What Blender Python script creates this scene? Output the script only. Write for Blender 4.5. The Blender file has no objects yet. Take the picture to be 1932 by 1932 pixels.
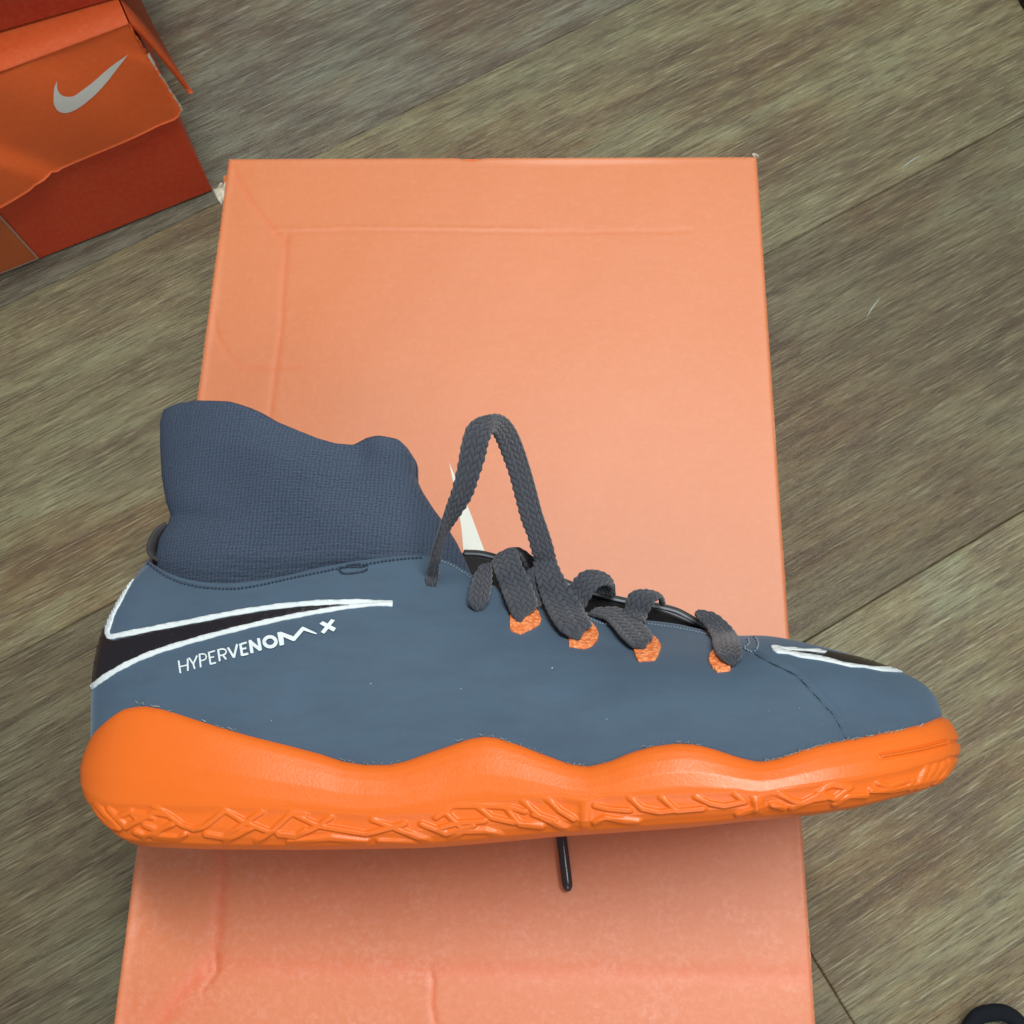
import bpy, bmesh, math, random
import numpy as np
from mathutils import Vector, Matrix
from mathutils.bvhtree import BVHTree
from mathutils.geometry import delaunay_2d_cdt

random.seed(7); rng = np.random.default_rng(7)
scene = bpy.context.scene
COL = scene.collection

# ------------------------------------------------------------------ camera
HB = 0.090                                   # height of the orange box
TH, RHO = math.radians(19.104), math.radians(-5.893)
CAM = np.array([0, 0, 0.33713 + HB])
FW = np.array([0, math.sin(TH), -math.cos(TH)])
R0 = np.array([1., 0, 0]); U0 = np.array([0, math.cos(TH), math.sin(TH)])
RT = R0 * math.cos(RHO) + U0 * math.sin(RHO)
UP = -R0 * math.sin(RHO) + U0 * math.cos(RHO)
FPX, CPX = 1933., 966.
cd = bpy.data.cameras.new('camera'); cam = bpy.data.objects.new('camera', cd); COL.objects.link(cam)
cam.matrix_world = Matrix(((RT[0], UP[0], -FW[0], CAM[0]), (RT[1], UP[1], -FW[1], CAM[1]),
                           (RT[2], UP[2], -FW[2], CAM[2]), (0, 0, 0, 1)))
cd.sensor_width = 4.25; cd.sensor_height = 4.25; cd.lens = 4.25 * FPX / 1932
cd.clip_start = 0.01; cd.clip_end = 50
cd.dof.use_dof = True; cd.dof.focus_distance = 0.285; cd.dof.aperture_fstop = 5.5
scene.camera = cam
scene.render.resolution_x = scene.render.resolution_y = 1024

# ------------------------------------------------------------------ light
scene.view_settings.view_transform = 'Standard'
scene.view_settings.look = 'None'
scene.view_settings.exposure = 0.0
scene.view_settings.gamma = 1.0
w = bpy.data.worlds.new('World'); scene.world = w; w.use_nodes = True
w.node_tree.nodes['Background'].inputs[0].default_value = (0.90, 0.96, 1.0, 1)
w.node_tree.nodes['Background'].inputs[1].default_value = 0.23

def area(name, loc, target, sx, sy, power, col):
    l = bpy.data.lights.new(name, 'AREA'); l.shape = 'RECTANGLE'; l.size = sx; l.size_y = sy
    l.energy = power; l.color = col
    o = bpy.data.objects.new(name, l); COL.objects.link(o); o.location = loc
    o.rotation_euler = (Vector(target) - Vector(loc)).to_track_quat('-Z', 'Y').to_euler()
    return o
area('ceiling_and_fill_lamp', (0.28, 0.34, 1.42), (0, 0.1, 0), 0.9, 0.20, 20, (1.0, 0.975, 0.91))
area('ceiling_and_fill_lamp', (0.15, -1.5, 1.6), (0, 0.1, 0), 1.2, 0.8, 11, (0.96, 0.98, 1.0))  # unseen fill lamp, added to brighten the box fronts

# ------------------------------------------------------------------ helpers
def tag(o, label=None, cat=None, group=None, kind=None):
    if label: o['label'] = label
    if cat: o['category'] = cat
    if group: o['group'] = group
    if kind: o['kind'] = kind
    return o
def empty(name, loc=(0, 0, 0), mat=None):
    o = bpy.data.objects.new(name, None); COL.objects.link(o); o.empty_display_size = .02
    if mat is not None: o.matrix_world = mat
    else: o.location = loc
    return o
def mesh_obj(name, verts, faces, mat, parent=None, smooth=True, uvs=None, attrs=None):
    me = bpy.data.meshes.new(name)
    me.from_pydata([tuple(map(float, v)) for v in verts], [], [tuple(map(int, f)) for f in faces])
    if uvs is not None:
        ul = me.uv_layers.new(name='UVMap')
        li = np.empty(len(me.loops), dtype=np.int32); me.loops.foreach_get('vertex_index', li)
        ul.data.foreach_set('uv', np.asarray(uvs, dtype=np.float32)[li].ravel())
    for k, a in (attrs or {}).items():
        at = me.attributes.new(k, 'FLOAT', 'POINT'); at.data.foreach_set('value', np.asarray(a, dtype=np.float32))
    if smooth: me.polygons.foreach_set('use_smooth', [True] * len(me.polygons))
    if isinstance(mat, (list, tuple)):
        for m in mat: me.materials.append(m)
    else: me.materials.append(mat)
    me.update()
    o = bpy.data.objects.new(name, me); COL.objects.link(o)
    if parent is not None: o.parent = parent
    return o
def grid_faces(nr, nc, close=False, flip=False, base=0):
    f = []
    for i in range(nr - 1):
        for j in range(nc if close else nc - 1):
            a = base + i * nc + j; b = base + i * nc + (j + 1) % nc
            q = (a, b, b + nc, a + nc)
            f.append(q[::-1] if flip else q)
    return f
def catmull(pts, n):
    P = np.asarray(pts, float)
    d = np.r_[0, np.cumsum(np.maximum(np.linalg.norm(np.diff(P, axis=0), axis=1), 1e-9) ** .5)]
    t = np.linspace(0, d[-1], n)
    m = np.zeros_like(P)
    for i in range(len(P)):
        a, b = max(i - 1, 0), min(i + 1, len(P) - 1)
        m[i] = (P[b] - P[a]) / (d[b] - d[a])
    out = np.empty((n, P.shape[1]))
    k = np.clip(np.searchsorted(d, t, side='right') - 1, 0, len(P) - 2)
    h = d[k + 1] - d[k]; s = ((t - d[k]) / h)[:, None]; h = h[:, None]
    out = (2 * s**3 - 3 * s**2 + 1) * P[k] + (s**3 - 2 * s**2 + s) * h * m[k] + (-2 * s**3 + 3 * s**2) * P[k + 1] + (s**3 - s**2) * h * m[k + 1]
    return out
def resample(pts, step):
    P = np.asarray(pts, float)
    d = np.r_[0, np.cumsum(np.linalg.norm(np.diff(P, axis=0), axis=1))]
    n = max(2, int(d[-1] / step) + 1); t = np.linspace(0, d[-1], n)
    return np.stack([np.interp(t, d, P[:, k]) for k in range(P.shape[1])], 1)
def smooth1(a, k):
    if k < 1: return a
    ker = np.ones(2 * k + 1) / (2 * k + 1)
    return np.convolve(np.pad(a, k, mode='edge'), ker, 'valid')
def crop(pts, ox, oy, s):                      # measured coordinates -> photograph grid of 1932
    return [(ox + s * p[0], oy + s * p[1]) + tuple(p[2:]) for p in pts]
def sstep(x): x = np.clip(x, 0, 1); return x * x * (3 - 2 * x)

# smooth pseudo noise in numpy (sum of sines)
_ph = rng.uniform(0, 6.28, (8, 3)); _di = rng.normal(size=(8, 3))
def wob(P, f):
    P = np.asarray(P); r = 0
    for k in range(8): r = r + np.sin((P @ (_di[k][:P.shape[-1]])) * f * (0.6 + .25 * k) + _ph[k, 0])
    return r / 8

# ------------------------------------------------------------------ materials
class NT:
    def __init__(s, name):
        s.m = bpy.data.materials.new(name); s.m.use_nodes = True
        s.t = s.m.node_tree; s.t.nodes.clear()
        s.out = s.t.nodes.new('ShaderNodeOutputMaterial'); s.b = s.t.nodes.new('ShaderNodeBsdfPrincipled')
        s.t.links.new(s.b.outputs[0], s.out.inputs[0]); s.h = None
    def n(s, ty, **kw):
        nd = s.t.nodes.new(ty)
        for k, v in kw.items():
            if k.startswith('i_'):
                key = k[2:]; key = int(key) if key.isdigit() else key.replace('_', ' ')
                s.put(nd.inputs[key], v)
            else: setattr(nd, k, v)
        return nd
    def put(s, inp, v):
        if isinstance(v, bpy.types.NodeSocket): s.t.links.new(v, inp)
        else: inp.default_value = v
    def coord(s, kind='Object', scale=(1, 1, 1), rot=(0, 0, 0), offset=None):
        c = s.n('ShaderNodeTexCoord').outputs[kind]
        mp = s.n('ShaderNodeMapping'); s.t.links.new(c, mp.inputs[0])
        mp.inputs['Scale'].default_value = scale; mp.inputs['Rotation'].default_value = rot
        if offset is not None: s.t.links.new(offset, mp.inputs['Location'])
        return mp.outputs[0]
    def noise(s, vec, scale, detail=4, rough=.55, dist=0):
        nd = s.n('ShaderNodeTexNoise', i_Scale=scale, i_Detail=detail, i_Roughness=rough, i_Distortion=dist)
        s.t.links.new(vec, nd.inputs['Vector']); return nd.outputs['Fac']
    def ramp(s, fac, stops):
        r = s.n('ShaderNodeValToRGB'); s.put(r.inputs[0], fac)
        e = r.color_ramp.elements
        while len(e) < len(stops): e.new(.5)
        for k, (p, c) in enumerate(stops):
            e[k].position = p; e[k].color = tuple(c) + (1,) if len(c) == 3 else c
        return r.outputs[0]
    def mix(s, fac, a, b, mode='MIX'):
        m = s.n('ShaderNodeMix', data_type='RGBA', blend_type=mode)
        s.put(m.inputs[0], fac); s.put(m.inputs[6], a if not isinstance(a, tuple) else a + (1,)); s.put(m.inputs[7], b if not isinstance(b, tuple) else b + (1,))
        return m.outputs[2]
    def math(s, op, a, b=0.0, c=None):
        m = s.n('ShaderNodeMath', operation=op); s.put(m.inputs[0], a); s.put(m.inputs[1], b)
        if c is not None: s.put(m.inputs[2], c)
        return m.outputs[0]
    def bump(s, h, strength, dist):
        b = s.n('ShaderNodeBump', i_Strength=strength, i_Distance=dist); s.put(b.inputs['Height'], h)
        if s.h is not None: s.t.links.new(s.h, b.inputs['Normal'])
        s.h = b.outputs[0]; s.t.links.new(s.h, s.b.inputs['Normal'])
    def set(s, **kw):
        for k, v in kw.items():
            key = {'base': 'Base Color', 'rough': 'Roughness', 'spec': 'Specular IOR Level', 'coat': 'Coat Weight', 'coatr': 'Coat Roughness',
                   'sheen': 'Sheen Weight', 'sheenr': 'Sheen Roughness', 'sheent': 'Sheen Tint', 'sss': 'Subsurface Weight'}[k]
            if isinstance(v, tuple): v = v + (1,)
            s.put(s.b.inputs[key], v)
        return s.m

def mat_card(name, base, fade, rough=.55, crease=False, spec=.5, coat=.25):
    m = NT(name); v = m.coord('Object')
    n1 = m.noise(v, 9, 5, .6); n2 = m.noise(v, 420, 3, .6)
    vs = m.coord('Object', scale=(1, 14, 1)); n3 = m.noise(vs, 60, 3, .6)
    c = m.mix(m.ramp(n1, [(.3, (0, 0, 0)), (.7, (1, 1, 1))]), base, fade)
    c = m.mix(m.math('MULTIPLY', m.ramp(n2, [(.45, (0, 0, 0)), (.8, (1, 1, 1))]), .08), c, (.85, .40, .24))
    c = m.mix(m.math('MULTIPLY', m.ramp(n3, [(.4, (0, 0, 0)), (.7, (1, 1, 1))]), .12), c, (.5, .14, .04))
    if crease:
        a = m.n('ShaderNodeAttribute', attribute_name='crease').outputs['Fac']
        c = m.mix(a, c, (.68, .115, .022))  # missing sheen along the creases painted in as deeper orange
        e = m.n('ShaderNodeAttribute', attribute_name='worn').outputs['Fac']
        e = m.math('MULTIPLY', e, m.ramp(m.noise(v, 900, 2), [(.35, (0, 0, 0)), (.6, (1, 1, 1))]))
        c = m.mix(e, c, (.80, .62, .50))
        # pale scuffs, plus ceiling sheen painted pinkish towards the near end
        sc = m.n('ShaderNodeAttribute', attribute_name='scuff_sheen').outputs['Fac']
        sp = m.ramp(m.noise(v, 520, 6, .75), [(.46, (0, 0, 0)), (.66, (1, 1, 1))])
        sp2 = m.ramp(m.noise(v, 80, 5, .6), [(.25, (0, 0, 0)), (.75, (1, 1, 1))])
        c = m.mix(m.math('MULTIPLY', m.math('MULTIPLY', sp, sp2), m.math('MULTIPLY', sc, .50)), c, (.84, .50, .40))
        c = m.mix(m.math('MULTIPLY', sc, .40), c, (.66, .175, .085))
    m.set(base=c, rough=rough, spec=spec, coat=coat, coatr=.55)
    m.put(m.b.inputs['Coat IOR'], 1.7 if coat > .7 else 1.5)
    m.bump(m.noise(v, 700, 4, .7), .18, .0004)
    m.bump(m.noise(v, 55, 4, .6), .25, .0015)
    return m.m

M = {}
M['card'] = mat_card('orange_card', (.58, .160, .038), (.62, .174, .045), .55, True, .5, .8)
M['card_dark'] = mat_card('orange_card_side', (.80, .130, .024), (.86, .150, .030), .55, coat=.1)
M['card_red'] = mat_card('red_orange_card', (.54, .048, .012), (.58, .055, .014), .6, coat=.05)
m = NT('torn_grey_board'); v = m.coord('Object'); n = m.noise(v, 300, 5)
m.set(base=m.ramp(n, [(.3, (.28, .26, .20)), (.7, (.62, .60, .50))]), rough=.95); m.bump(n, .6, .001); M['board'] = m.m
m = NT('white_print'); v = m.coord('Object')
m.set(base=m.mix(m.noise(v, 90, 4), (.60, .66, .62), (.78, .82, .76)), rough=.5); M['white_card'] = m.m
m = NT('grey_print_line'); m.set(base=(.42, .25, .19), rough=.6); M['line'] = m.m
m = NT('label_card'); v = m.coord('Object'); m.set(base=m.mix(m.noise(v, 60, 3), (.44, .10, .025), (.50, .13, .035)), rough=.6); M['label'] = m.m

# laminate floor
m = NT('laminate_wood')
rnd = m.n('ShaderNodeObjectInfo').outputs['Random']
off = m.n('ShaderNodeCombineXYZ'); m.put(off.inputs[0], m.math('MULTIPLY', rnd, 37.)); m.put(off.inputs[1], m.math('MULTIPLY', rnd, 11.)); off = off.outputs[0]
vg = m.coord('Object', scale=(1, 14, 1), offset=off); vm = m.coord('Object', scale=(1, 3.2, 1), offset=off); vf = m.coord('Object', scale=(1, 10, 1), offset=off)
vb = m.coord('Object', scale=(1, 1.6, 1), offset=off)
vh = m.coord('Object', scale=(1, 20, 1), offset=off)
g1 = m.noise(vg, 11, 8, .68, .3)
g2 = m.noise(vh, 62, 4, .55, .12)
g6 = m.noise(m.coord('Object', scale=(1, 26, 1), offset=off), 34, 9, .74, .1)
g3 = m.noise(vm, 6, 6, .66, 1.0)
g4 = m.noise(vb, 5, 4, .6, .5)
g5 = m.noise(vb, 20, 6, .7, .8)
wv = m.n('ShaderNodeTexWave', wave_type='RINGS', rings_direction='SPHERICAL', i_Scale=3.2, i_Distortion=5.5, i_Detail=3., i_Detail_Scale=1.2)
m.t.links.new(m.coord('Object', scale=(1.1, 5.5, 1), offset=off), wv.inputs['Vector'])
base = m.ramp(g3, [(.30, (.080, .058, .038)), (.43, (.128, .100, .066)), (.52, (.160, .142, .094)), (.66, (.178, .188, .138))])
base = m.mix(m.math('MULTIPLY', m.ramp(g4, [(.42, (0, 0, 0)), (.62, (1, 1, 1))]), .6), base, (.135, .158, .120))
base = m.mix(m.math('MULTIPLY', m.ramp(g5, [(.50, (0, 0, 0)), (.66, (1, 1, 1))]), .50), base, (.088, .066, .056))
base = m.mix(m.math('MULTIPLY', m.ramp(wv.outputs['Fac'], [(.0, (1, 1, 1)), (.35, (0, 0, 0))]), .28), base, (.070, .052, .040))
base = m.mix(m.math('MULTIPLY', m.ramp(g1, [(.38, (1, 1, 1)), (.49, (0, 0, 0))]), .50), base, (.055, .042, .030))
base = m.mix(m.math('MULTIPLY', m.ramp(g1, [(.53, (0, 0, 0)), (.68, (1, 1, 1))]), .35), base, (.24, .24, .185))
base = m.mix(m.math('MULTIPLY', m.ramp(g2, [(.40, (1, 1, 1)), (.46, (0, 0, 0))]), .55), base, (.040, .032, .025))
base = m.mix(m.math('MULTIPLY', m.ramp(g2, [(.58, (0, 0, 0)), (.66, (1, 1, 1))]), .45), base, (.34, .36, .29))
base = m.mix(m.math('MULTIPLY', m.ramp(g6, [(.38, (1, 1, 1)), (.45, (0, 0, 0))]), .55), base, (.042, .034, .026))
base = m.mix(m.math('MULTIPLY', m.ramp(g6, [(.57, (0, 0, 0)), (.63, (1, 1, 1))]), .38), base, (.31, .31, .245))
hs = m.n('ShaderNodeHueSaturation'); m.put(hs.inputs['Color'], base); m.put(hs.inputs['Value'], m.math('MULTIPLY_ADD', rnd, .12, 1.08)); m.put(hs.inputs['Saturation'], m.math('MULTIPLY_ADD', m.math('FRACT', m.math('MULTIPLY', rnd, 7.3)), .25, 1.12))
oc = m.n('ShaderNodeObjectInfo').outputs['Color']
fin = m.mix(1.0, hs.outputs[0], oc, 'MULTIPLY'); hs2 = m.n('ShaderNodeHueSaturation', i_Value=1.61); m.put(hs2.inputs['Color'], fin)
m.set(base=hs2.outputs[0], rough=m.math('MULTIPLY_ADD', g2, .34, .24), spec=.5)
m.bump(g6, .5, .0008); m.bump(g2, .6, .0010); m.bump(g1, .5, .0015); M['wood'] = m.m
m = NT('floor_joint'); m.set(base=(.03, .025, .02), rough=.9); M['joint'] = m.m

# shoe
m = NT('slate_blue_synthetic'); v = m.coord('Object')
n1 = m.noise(v, 24, 4, .55); n2 = m.noise(v, 700, 4, .65); n4 = m.noise(m.coord('Object', scale=(1, 3, 1)), 60, 5, .65)
c = m.mix(n1, (.050, .090, .138), (.067, .113, .168))
c = m.mix(m.math('MULTIPLY', m.ramp(n4, [(.42, (0, 0, 0)), (.66, (1, 1, 1))]), .32), c, (.046, .068, .112))
c = m.mix(m.ramp(n2, [(.70, (0, 0, 0)), (.80, (.28, .28, .28))]), c, (.30, .35, .38))
m.set(base=c, rough=.68, spec=.25, sheen=.25, sheenr=.5)
m.put(m.b.inputs['Sheen Tint'], (.55, .75, 1, 1))
m.bump(m.noise(v, 1400, 3, .6), .12, .0003); m.bump(m.noise(v, 60, 4, .55), .18, .0012); M['upper'] = m.m
m = NT('dark_lining'); v = m.coord('Object'); m.set(base=m.mix(m.noise(v, 500, 3), (.022, .021, .024), (.062, .060, .066)), rough=.8)
m.bump(m.noise(v, 1200, 3), .4, .0006); M['lining'] = m.m
m = NT('edge_lacquer'); v = m.coord('Object'); m.set(base=m.mix(m.noise(v, 900, 3), (.05, .06, .075), (.14, .16, .19)), rough=.45); M['edge'] = m.m
m = NT('grey_edge_thread'); m.set(base=(.20, .23, .27), rough=.6); M['edge_light'] = m.m
m = NT('stitch_thread'); m.set(base=(.020, .035, .065), rough=.6); M['stitch'] = m.m
m = NT('pale_stitch_thread'); m.set(base=(.20, .26, .32), rough=.6); M['stitch_pale'] = m.m
m = NT('seam_shadow_gap'); m.set(base=(.012, .02, .03), rough=.9); M['seam'] = m.m
m = NT('orange_rubber'); v = m.coord('Object')
n1 = m.noise(v, 22, 4)
c = m.mix(n1, (.74, .135, .011), (.79, .168, .017))
c = m.mix(m.math('MULTIPLY', m.ramp(m.noise(v, 160, 5, .7), [(.55, (0, 0, 0)), (.75, (1, 1, 1))]), .22), c, (.70, .12, .012))
m.set(base=c, rough=m.math('MULTIPLY_ADD', m.noise(v, 500, 3), .16, .27), spec=.45, sss=.05)
m.put(m.b.inputs['Subsurface Radius'], (.004, .0015, .0006)); m.put(m.b.inputs['Subsurface Scale'], 1.0)
m.bump(m.noise(v, 1300, 3, .6), .18, .0003); m.bump(m.noise(v, 60, 3), .08, .001); M['rubber'] = m.m
m = NT('white_raised_print'); v = m.coord('Object')
m.set(base=m.mix(m.noise(v, 500, 4), (.58, .68, .74), (.74, .82, .84)), rough=.55); m.bump(m.noise(v, 900, 4), .3, .0004); M['print_white'] = m.m
m = NT('black_gloss_print'); v = m.coord('Object')
sp = m.noise(v, 260, 6, .75)
m.set(base=m.mix(m.ramp(m.noise(v, 1100, 2), [(.70, (0, 0, 0)), (.82, (1, 1, 1))]), (.012, .010, .014), (.05, .07, .09)), rough=.20, spec=.5); m.bump(sp, .5, .0006); M['print_black'] = m.m
# sock knit (UV in mm)
m = NT('navy_knit')
uv = m.n('ShaderNodeTexCoord').outputs['UV']
mp = m.n('ShaderNodeMapping'); m.t.links.new(uv, mp.inputs[0]); mp.inputs['Scale'].default_value = (1, 1, 1)
nz = m.n('ShaderNodeTexNoise', i_Scale=.35, i_Detail=3.); m.t.links.new(uv, nz.inputs['Vector'])
wv = m.mix(.45, uv, nz.outputs['Color'], 'ADD')
w1 = m.n('ShaderNodeTexWave', wave_type='BANDS', bands_direction='X', i_Scale=.27, i_Distortion=2.6, i_Detail=2.5); m.t.links.new(wv, w1.inputs['Vector'])
w2 = m.n('ShaderNodeTexWave', wave_type='BANDS', bands_direction='Y', i_Scale=.31, i_Distortion=3.4, i_Detail=2.5); m.t.links.new(wv, w2.inputs['Vector'])
wk = m.math('MULTIPLY', m.math('POWER', w1.outputs['Fac'], .6), m.math('MULTIPLY_ADD', w2.outputs['Fac'], .40, .60))
f1 = m.n('ShaderNodeTexNoise', i_Scale=1.5, i_Detail=5., i_Roughness=.75); m.t.links.new(uv, f1.inputs['Vector'])
hh = m.math('MULTIPLY_ADD', f1.outputs['Fac'], 1.15, m.math('MULTIPLY', wk, .42))
c = m.mix(m.ramp(hh, [(.38, (0, 0, 0)), (1.0, (1, 1, 1))]), (.006, .012, .026), (.056, .086, .138))
m.set(base=c, rough=.95, spec=.08, sheen=.3, sheenr=.6)
m.put(m.b.inputs['Sheen Tint'], (.5, .65, .95, 1))
m.bump(hh, 1.0, .0011); M['knit'] = m.m
m = NT('charcoal_lace'); v = m.coord('Object')
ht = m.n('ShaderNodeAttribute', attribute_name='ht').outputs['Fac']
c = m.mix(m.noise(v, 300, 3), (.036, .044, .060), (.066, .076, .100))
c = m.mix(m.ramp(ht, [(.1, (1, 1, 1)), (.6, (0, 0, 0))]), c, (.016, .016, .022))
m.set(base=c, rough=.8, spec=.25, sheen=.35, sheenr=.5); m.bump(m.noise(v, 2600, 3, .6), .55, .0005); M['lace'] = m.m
m = NT('orange_webbing'); v = m.coord('Object')
vo = m.n('ShaderNodeTexVoronoi', i_Scale=900.); m.t.links.new(m.coord('Object', scale=(1, .7, 1)), vo.inputs['Vector'])
m.set(base=m.mix(m.ramp(vo.outputs['Distance'], [(.2, (0, 0, 0)), (.7, (1, 1, 1))]), (.95, .36, .15), (.74, .19, .05)), rough=.7); m.bump(vo.outputs['Distance'], -.8, .0006) if False else m.bump(m.math('MULTIPLY', vo.outputs['Distance'], -1.), .8, .0006); M['web'] = m.m
m = NT('aglet_plastic'); m.set(base=(.035, .028, .035), rough=.22); M['aglet'] = m.m
m = NT('black_cord'); v = m.coord('Object'); m.set(base=(.008, .011, .016), rough=.85, spec=.15); m.bump(m.noise(v, 800, 3), .3, .0005); M['black'] = m.m
m = NT('dark_matte'); m.set(base=(.018, .010, .012), rough=.9); M['foot'] = m.m
m = NT('pale_fibre'); m.set(base=(.42, .50, .48), rough=.8); M['fibre'] = m.m
m = NT('grey_dust'); m.set(base=(.50, .52, .50), rough=.8); M['dust'] = m.m

# ------------------------------------------------------------------ geometry of sight lines (world)
def ray(px, py):
    d = RT * (px - CPX) / FPX - UP * (py - CPX) / FPX + FW
    return d / np.linalg.norm(d)
def on_plane(px, py, p0, n):
    d = ray(px, py); n = np.asarray(n, float); t = ((np.asarray(p0, float) - CAM) @ n) / (d @ n); return CAM + d * t
def on_z(px, py, z): return on_plane(px, py, (0, 0, z), (0, 0, 1))

# ------------------------------------------------------------------ floor of planks
fl = mesh_obj('floor', [(-2, -2, -.012), (2, -2, -.012), (2, 2.4, -.012), (-2, 2.4, -.012)], [(0, 1, 2, 3)], M['joint'], smooth=False)
tag(fl, 'grey brown wood laminate floor with planks running diagonally', kind='structure')
PA = math.radians(24.2); PW = .164; PL = 1.29
pt = np.array([math.cos(PA), math.sin(PA)]); pn = np.array([-math.sin(PA), math.cos(PA)])
def plank_mesh():
    g, b = .00014, .0005
    x0, x1, y0, y1 = g, PL - g, g, PW - g
    vs = [(x0, y0, -.010), (x1, y0, -.010), (x1, y1, -.010), (x0, y1, -.010),
          (x0, y0, -b), (x1, y0, -b), (x1, y1, -b), (x0, y1, -b),
          (x0 + b, y0 + b, 0), (x1 - b, y0 + b, 0), (x1 - b, y1 - b, 0), (x0 + b, y1 - b, 0)]
    fs = [(8, 9, 10, 11)]
    for k in range(4):
        j = (k + 1) % 4; fs += [(k, j, 4 + j, 4 + k), (4 + k, 4 + j, 8 + j, 8 + k)]
    return vs, fs
pv, pf = plank_mesh(); pm = None
stag = {-1: .0705, 0: .62, 1: -.35, 2: .47, -2: -.30}
TINT = {-2: (1.05, 1.06, 1.0), -1: (1.12, 1.19, 1.14), 0: (.94, 1.0, 1.10), 1: (1.09, 1.09, .92), 2: (.84, .90, 1.0), 3: (1.0, 1.0, .94)}
for k in range(-9, 11):
    s0 = stag.get(k, rng.uniform(-.6, .6))
    for j in (-2, -1, 0, 1):
        if pm is None:
            o = mesh_obj('plank', pv, pf, M['wood'], fl, smooth=False); pm = o.data
        else:
            o = bpy.data.objects.new('plank', pm); COL.objects.link(o); o.parent = fl
        tc = TINT.get(k, (1, 1, 1)); jj = {-1: (0, (1.10, .98, .84))}.get(k)
        if jj and j < jj[0]: tc = (.93, .86, .76)
        if k == 0 and j < 0: tc = (.80, .76, .66)
        o.color = (tc[0] * .645, tc[1] * .605, tc[2] * .590, 1)
        p = pt * (s0 + j * PL) + pn * (.023 + k * PW)
        o.location = (p[0], p[1], 0); o.rotation_euler = (0, 0, PA)

for a, b_, w0 in (((1635, 600), (1662, 562), .00030), ((1700, 318), (1742, 292), .00030)):
    A = on_z(*a, .00015)[:2]; C_ = on_z(*b_, .00015)[:2]; d_ = (C_ - A) / np.linalg.norm(C_ - A); n_ = np.array([-d_[1], d_[0]]); vs = []
    for k in range(7):
        t = k / 6; p = A + (C_ - A) * t + n_ * .0006 * math.sin(t * 3); ww = w0 * math.sin(math.pi * (.06 + .88 * t)) * .6
        vs += [(*(p + n_ * ww), .00015), (*(p - n_ * ww), .00015)]
    mesh_obj('scratch', vs, [(2 * k, 2 * k + 1, 2 * k + 3, 2 * k + 2) for k in range(6)], M['fibre'], fl, smooth=False)

# ------------------------------------------------------------------ the box the shoe lies on
AL = math.radians(6.794); BW, BL = .210, .372
ba = np.array([math.cos(AL), -math.sin(AL)]); bb = np.array([math.sin(AL), math.cos(AL)])
TLc = np.array([-.09847, .27833])
org = TLc - bb * BL                            # near left corner of the lid
bmat = Matrix(((ba[0], bb[0], 0, org[0]), (ba[1], bb[1], 0, org[1]), (0, 0, 1, 0), (0, 0, 0, 1)))
box = empty('shoe_box', mat=bmat)
tag(box, 'worn orange cardboard shoe box lying on the floor under the shoe', 'shoe box', 'orange shoe boxes')
def bl(px, py, z=HB):                          # photo grid -> box local
    q = on_z(px, py, z)[:2] - org; return np.array([q @ ba, q @ bb])
def box_wall(name, x0, x1, y0, y1, z0, z1, th, mat, parent, r=.0012):
    vs, fs = [], []
    ring = [(x0, y0), (x1, y0), (x1, y1), (x0, y1)]
    inn = [(x0 + th, y0 + th), (x1 - th, y0 + th), (x1 - th, y1 - th), (x0 + th, y1 - th)]
    for z in (z0, z1): vs += [(p[0], p[1], z) for p in ring]
    for z in (z0, z1): vs += [(p[0], p[1], z) for p in inn]
    for k in range(4):
        j = (k + 1) % 4
        fs += [(k, j, 4 + j, 4 + k), (8 + j, 8 + k, 12 + k, 12 + j), (4 + k, 4 + j, 12 + j, 12 + k), (j, k, 8 + k, 8 + j)]
    return mesh_obj(name, vs, fs, mat, parent, smooth=False)
bo = box_wall('box_body', .0035, BW - .0035, .0035, BL - .0035, .002, HB - .004, .002, M['card_dark'], box)
mesh_obj('box_bottom', [(.004, .004, .001), (BW - .004, .004, .001), (BW - .004, BL - .004, .001), (.004, BL - .004, .001)], [(0, 1, 2, 3)], M['card_dark'], box, smooth=False)
# lid top: a fine sheet with its creases pressed in
def seg_dist(P, poly):
    d = np.full(len(P), 1e9)
    for a, b in zip(poly[:-1], poly[1:]):
        a = np.array(a[:2]); b = np.array(b[:2]); ab = b - a
        t = np.clip(((P - a) @ ab) / (ab @ ab), 0, 1)
        d = np.minimum(d, np.linalg.norm(P - a - t[:, None] * ab, axis=1))
    return d
nx, ny = 300, 520
_e = np.array([0, .0003, .0006, .0010, .0015])
gx = np.r_[_e, np.linspace(.0022, BW - .0022, nx - 10), BW - _e[::-1]]; gy = np.r_[_e, np.linspace(.0022, BL - .0022, ny - 10), BL - _e[::-1]]
X, Y = np.meshgrid(gx, gy); P2 = np.stack([X.ravel(), Y.ravel()], 1)
edge = np.minimum(np.minimum(P2[:, 0], BW - P2[:, 0]), np.minimum(P2[:, 1], BL - P2[:, 1]))
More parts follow.
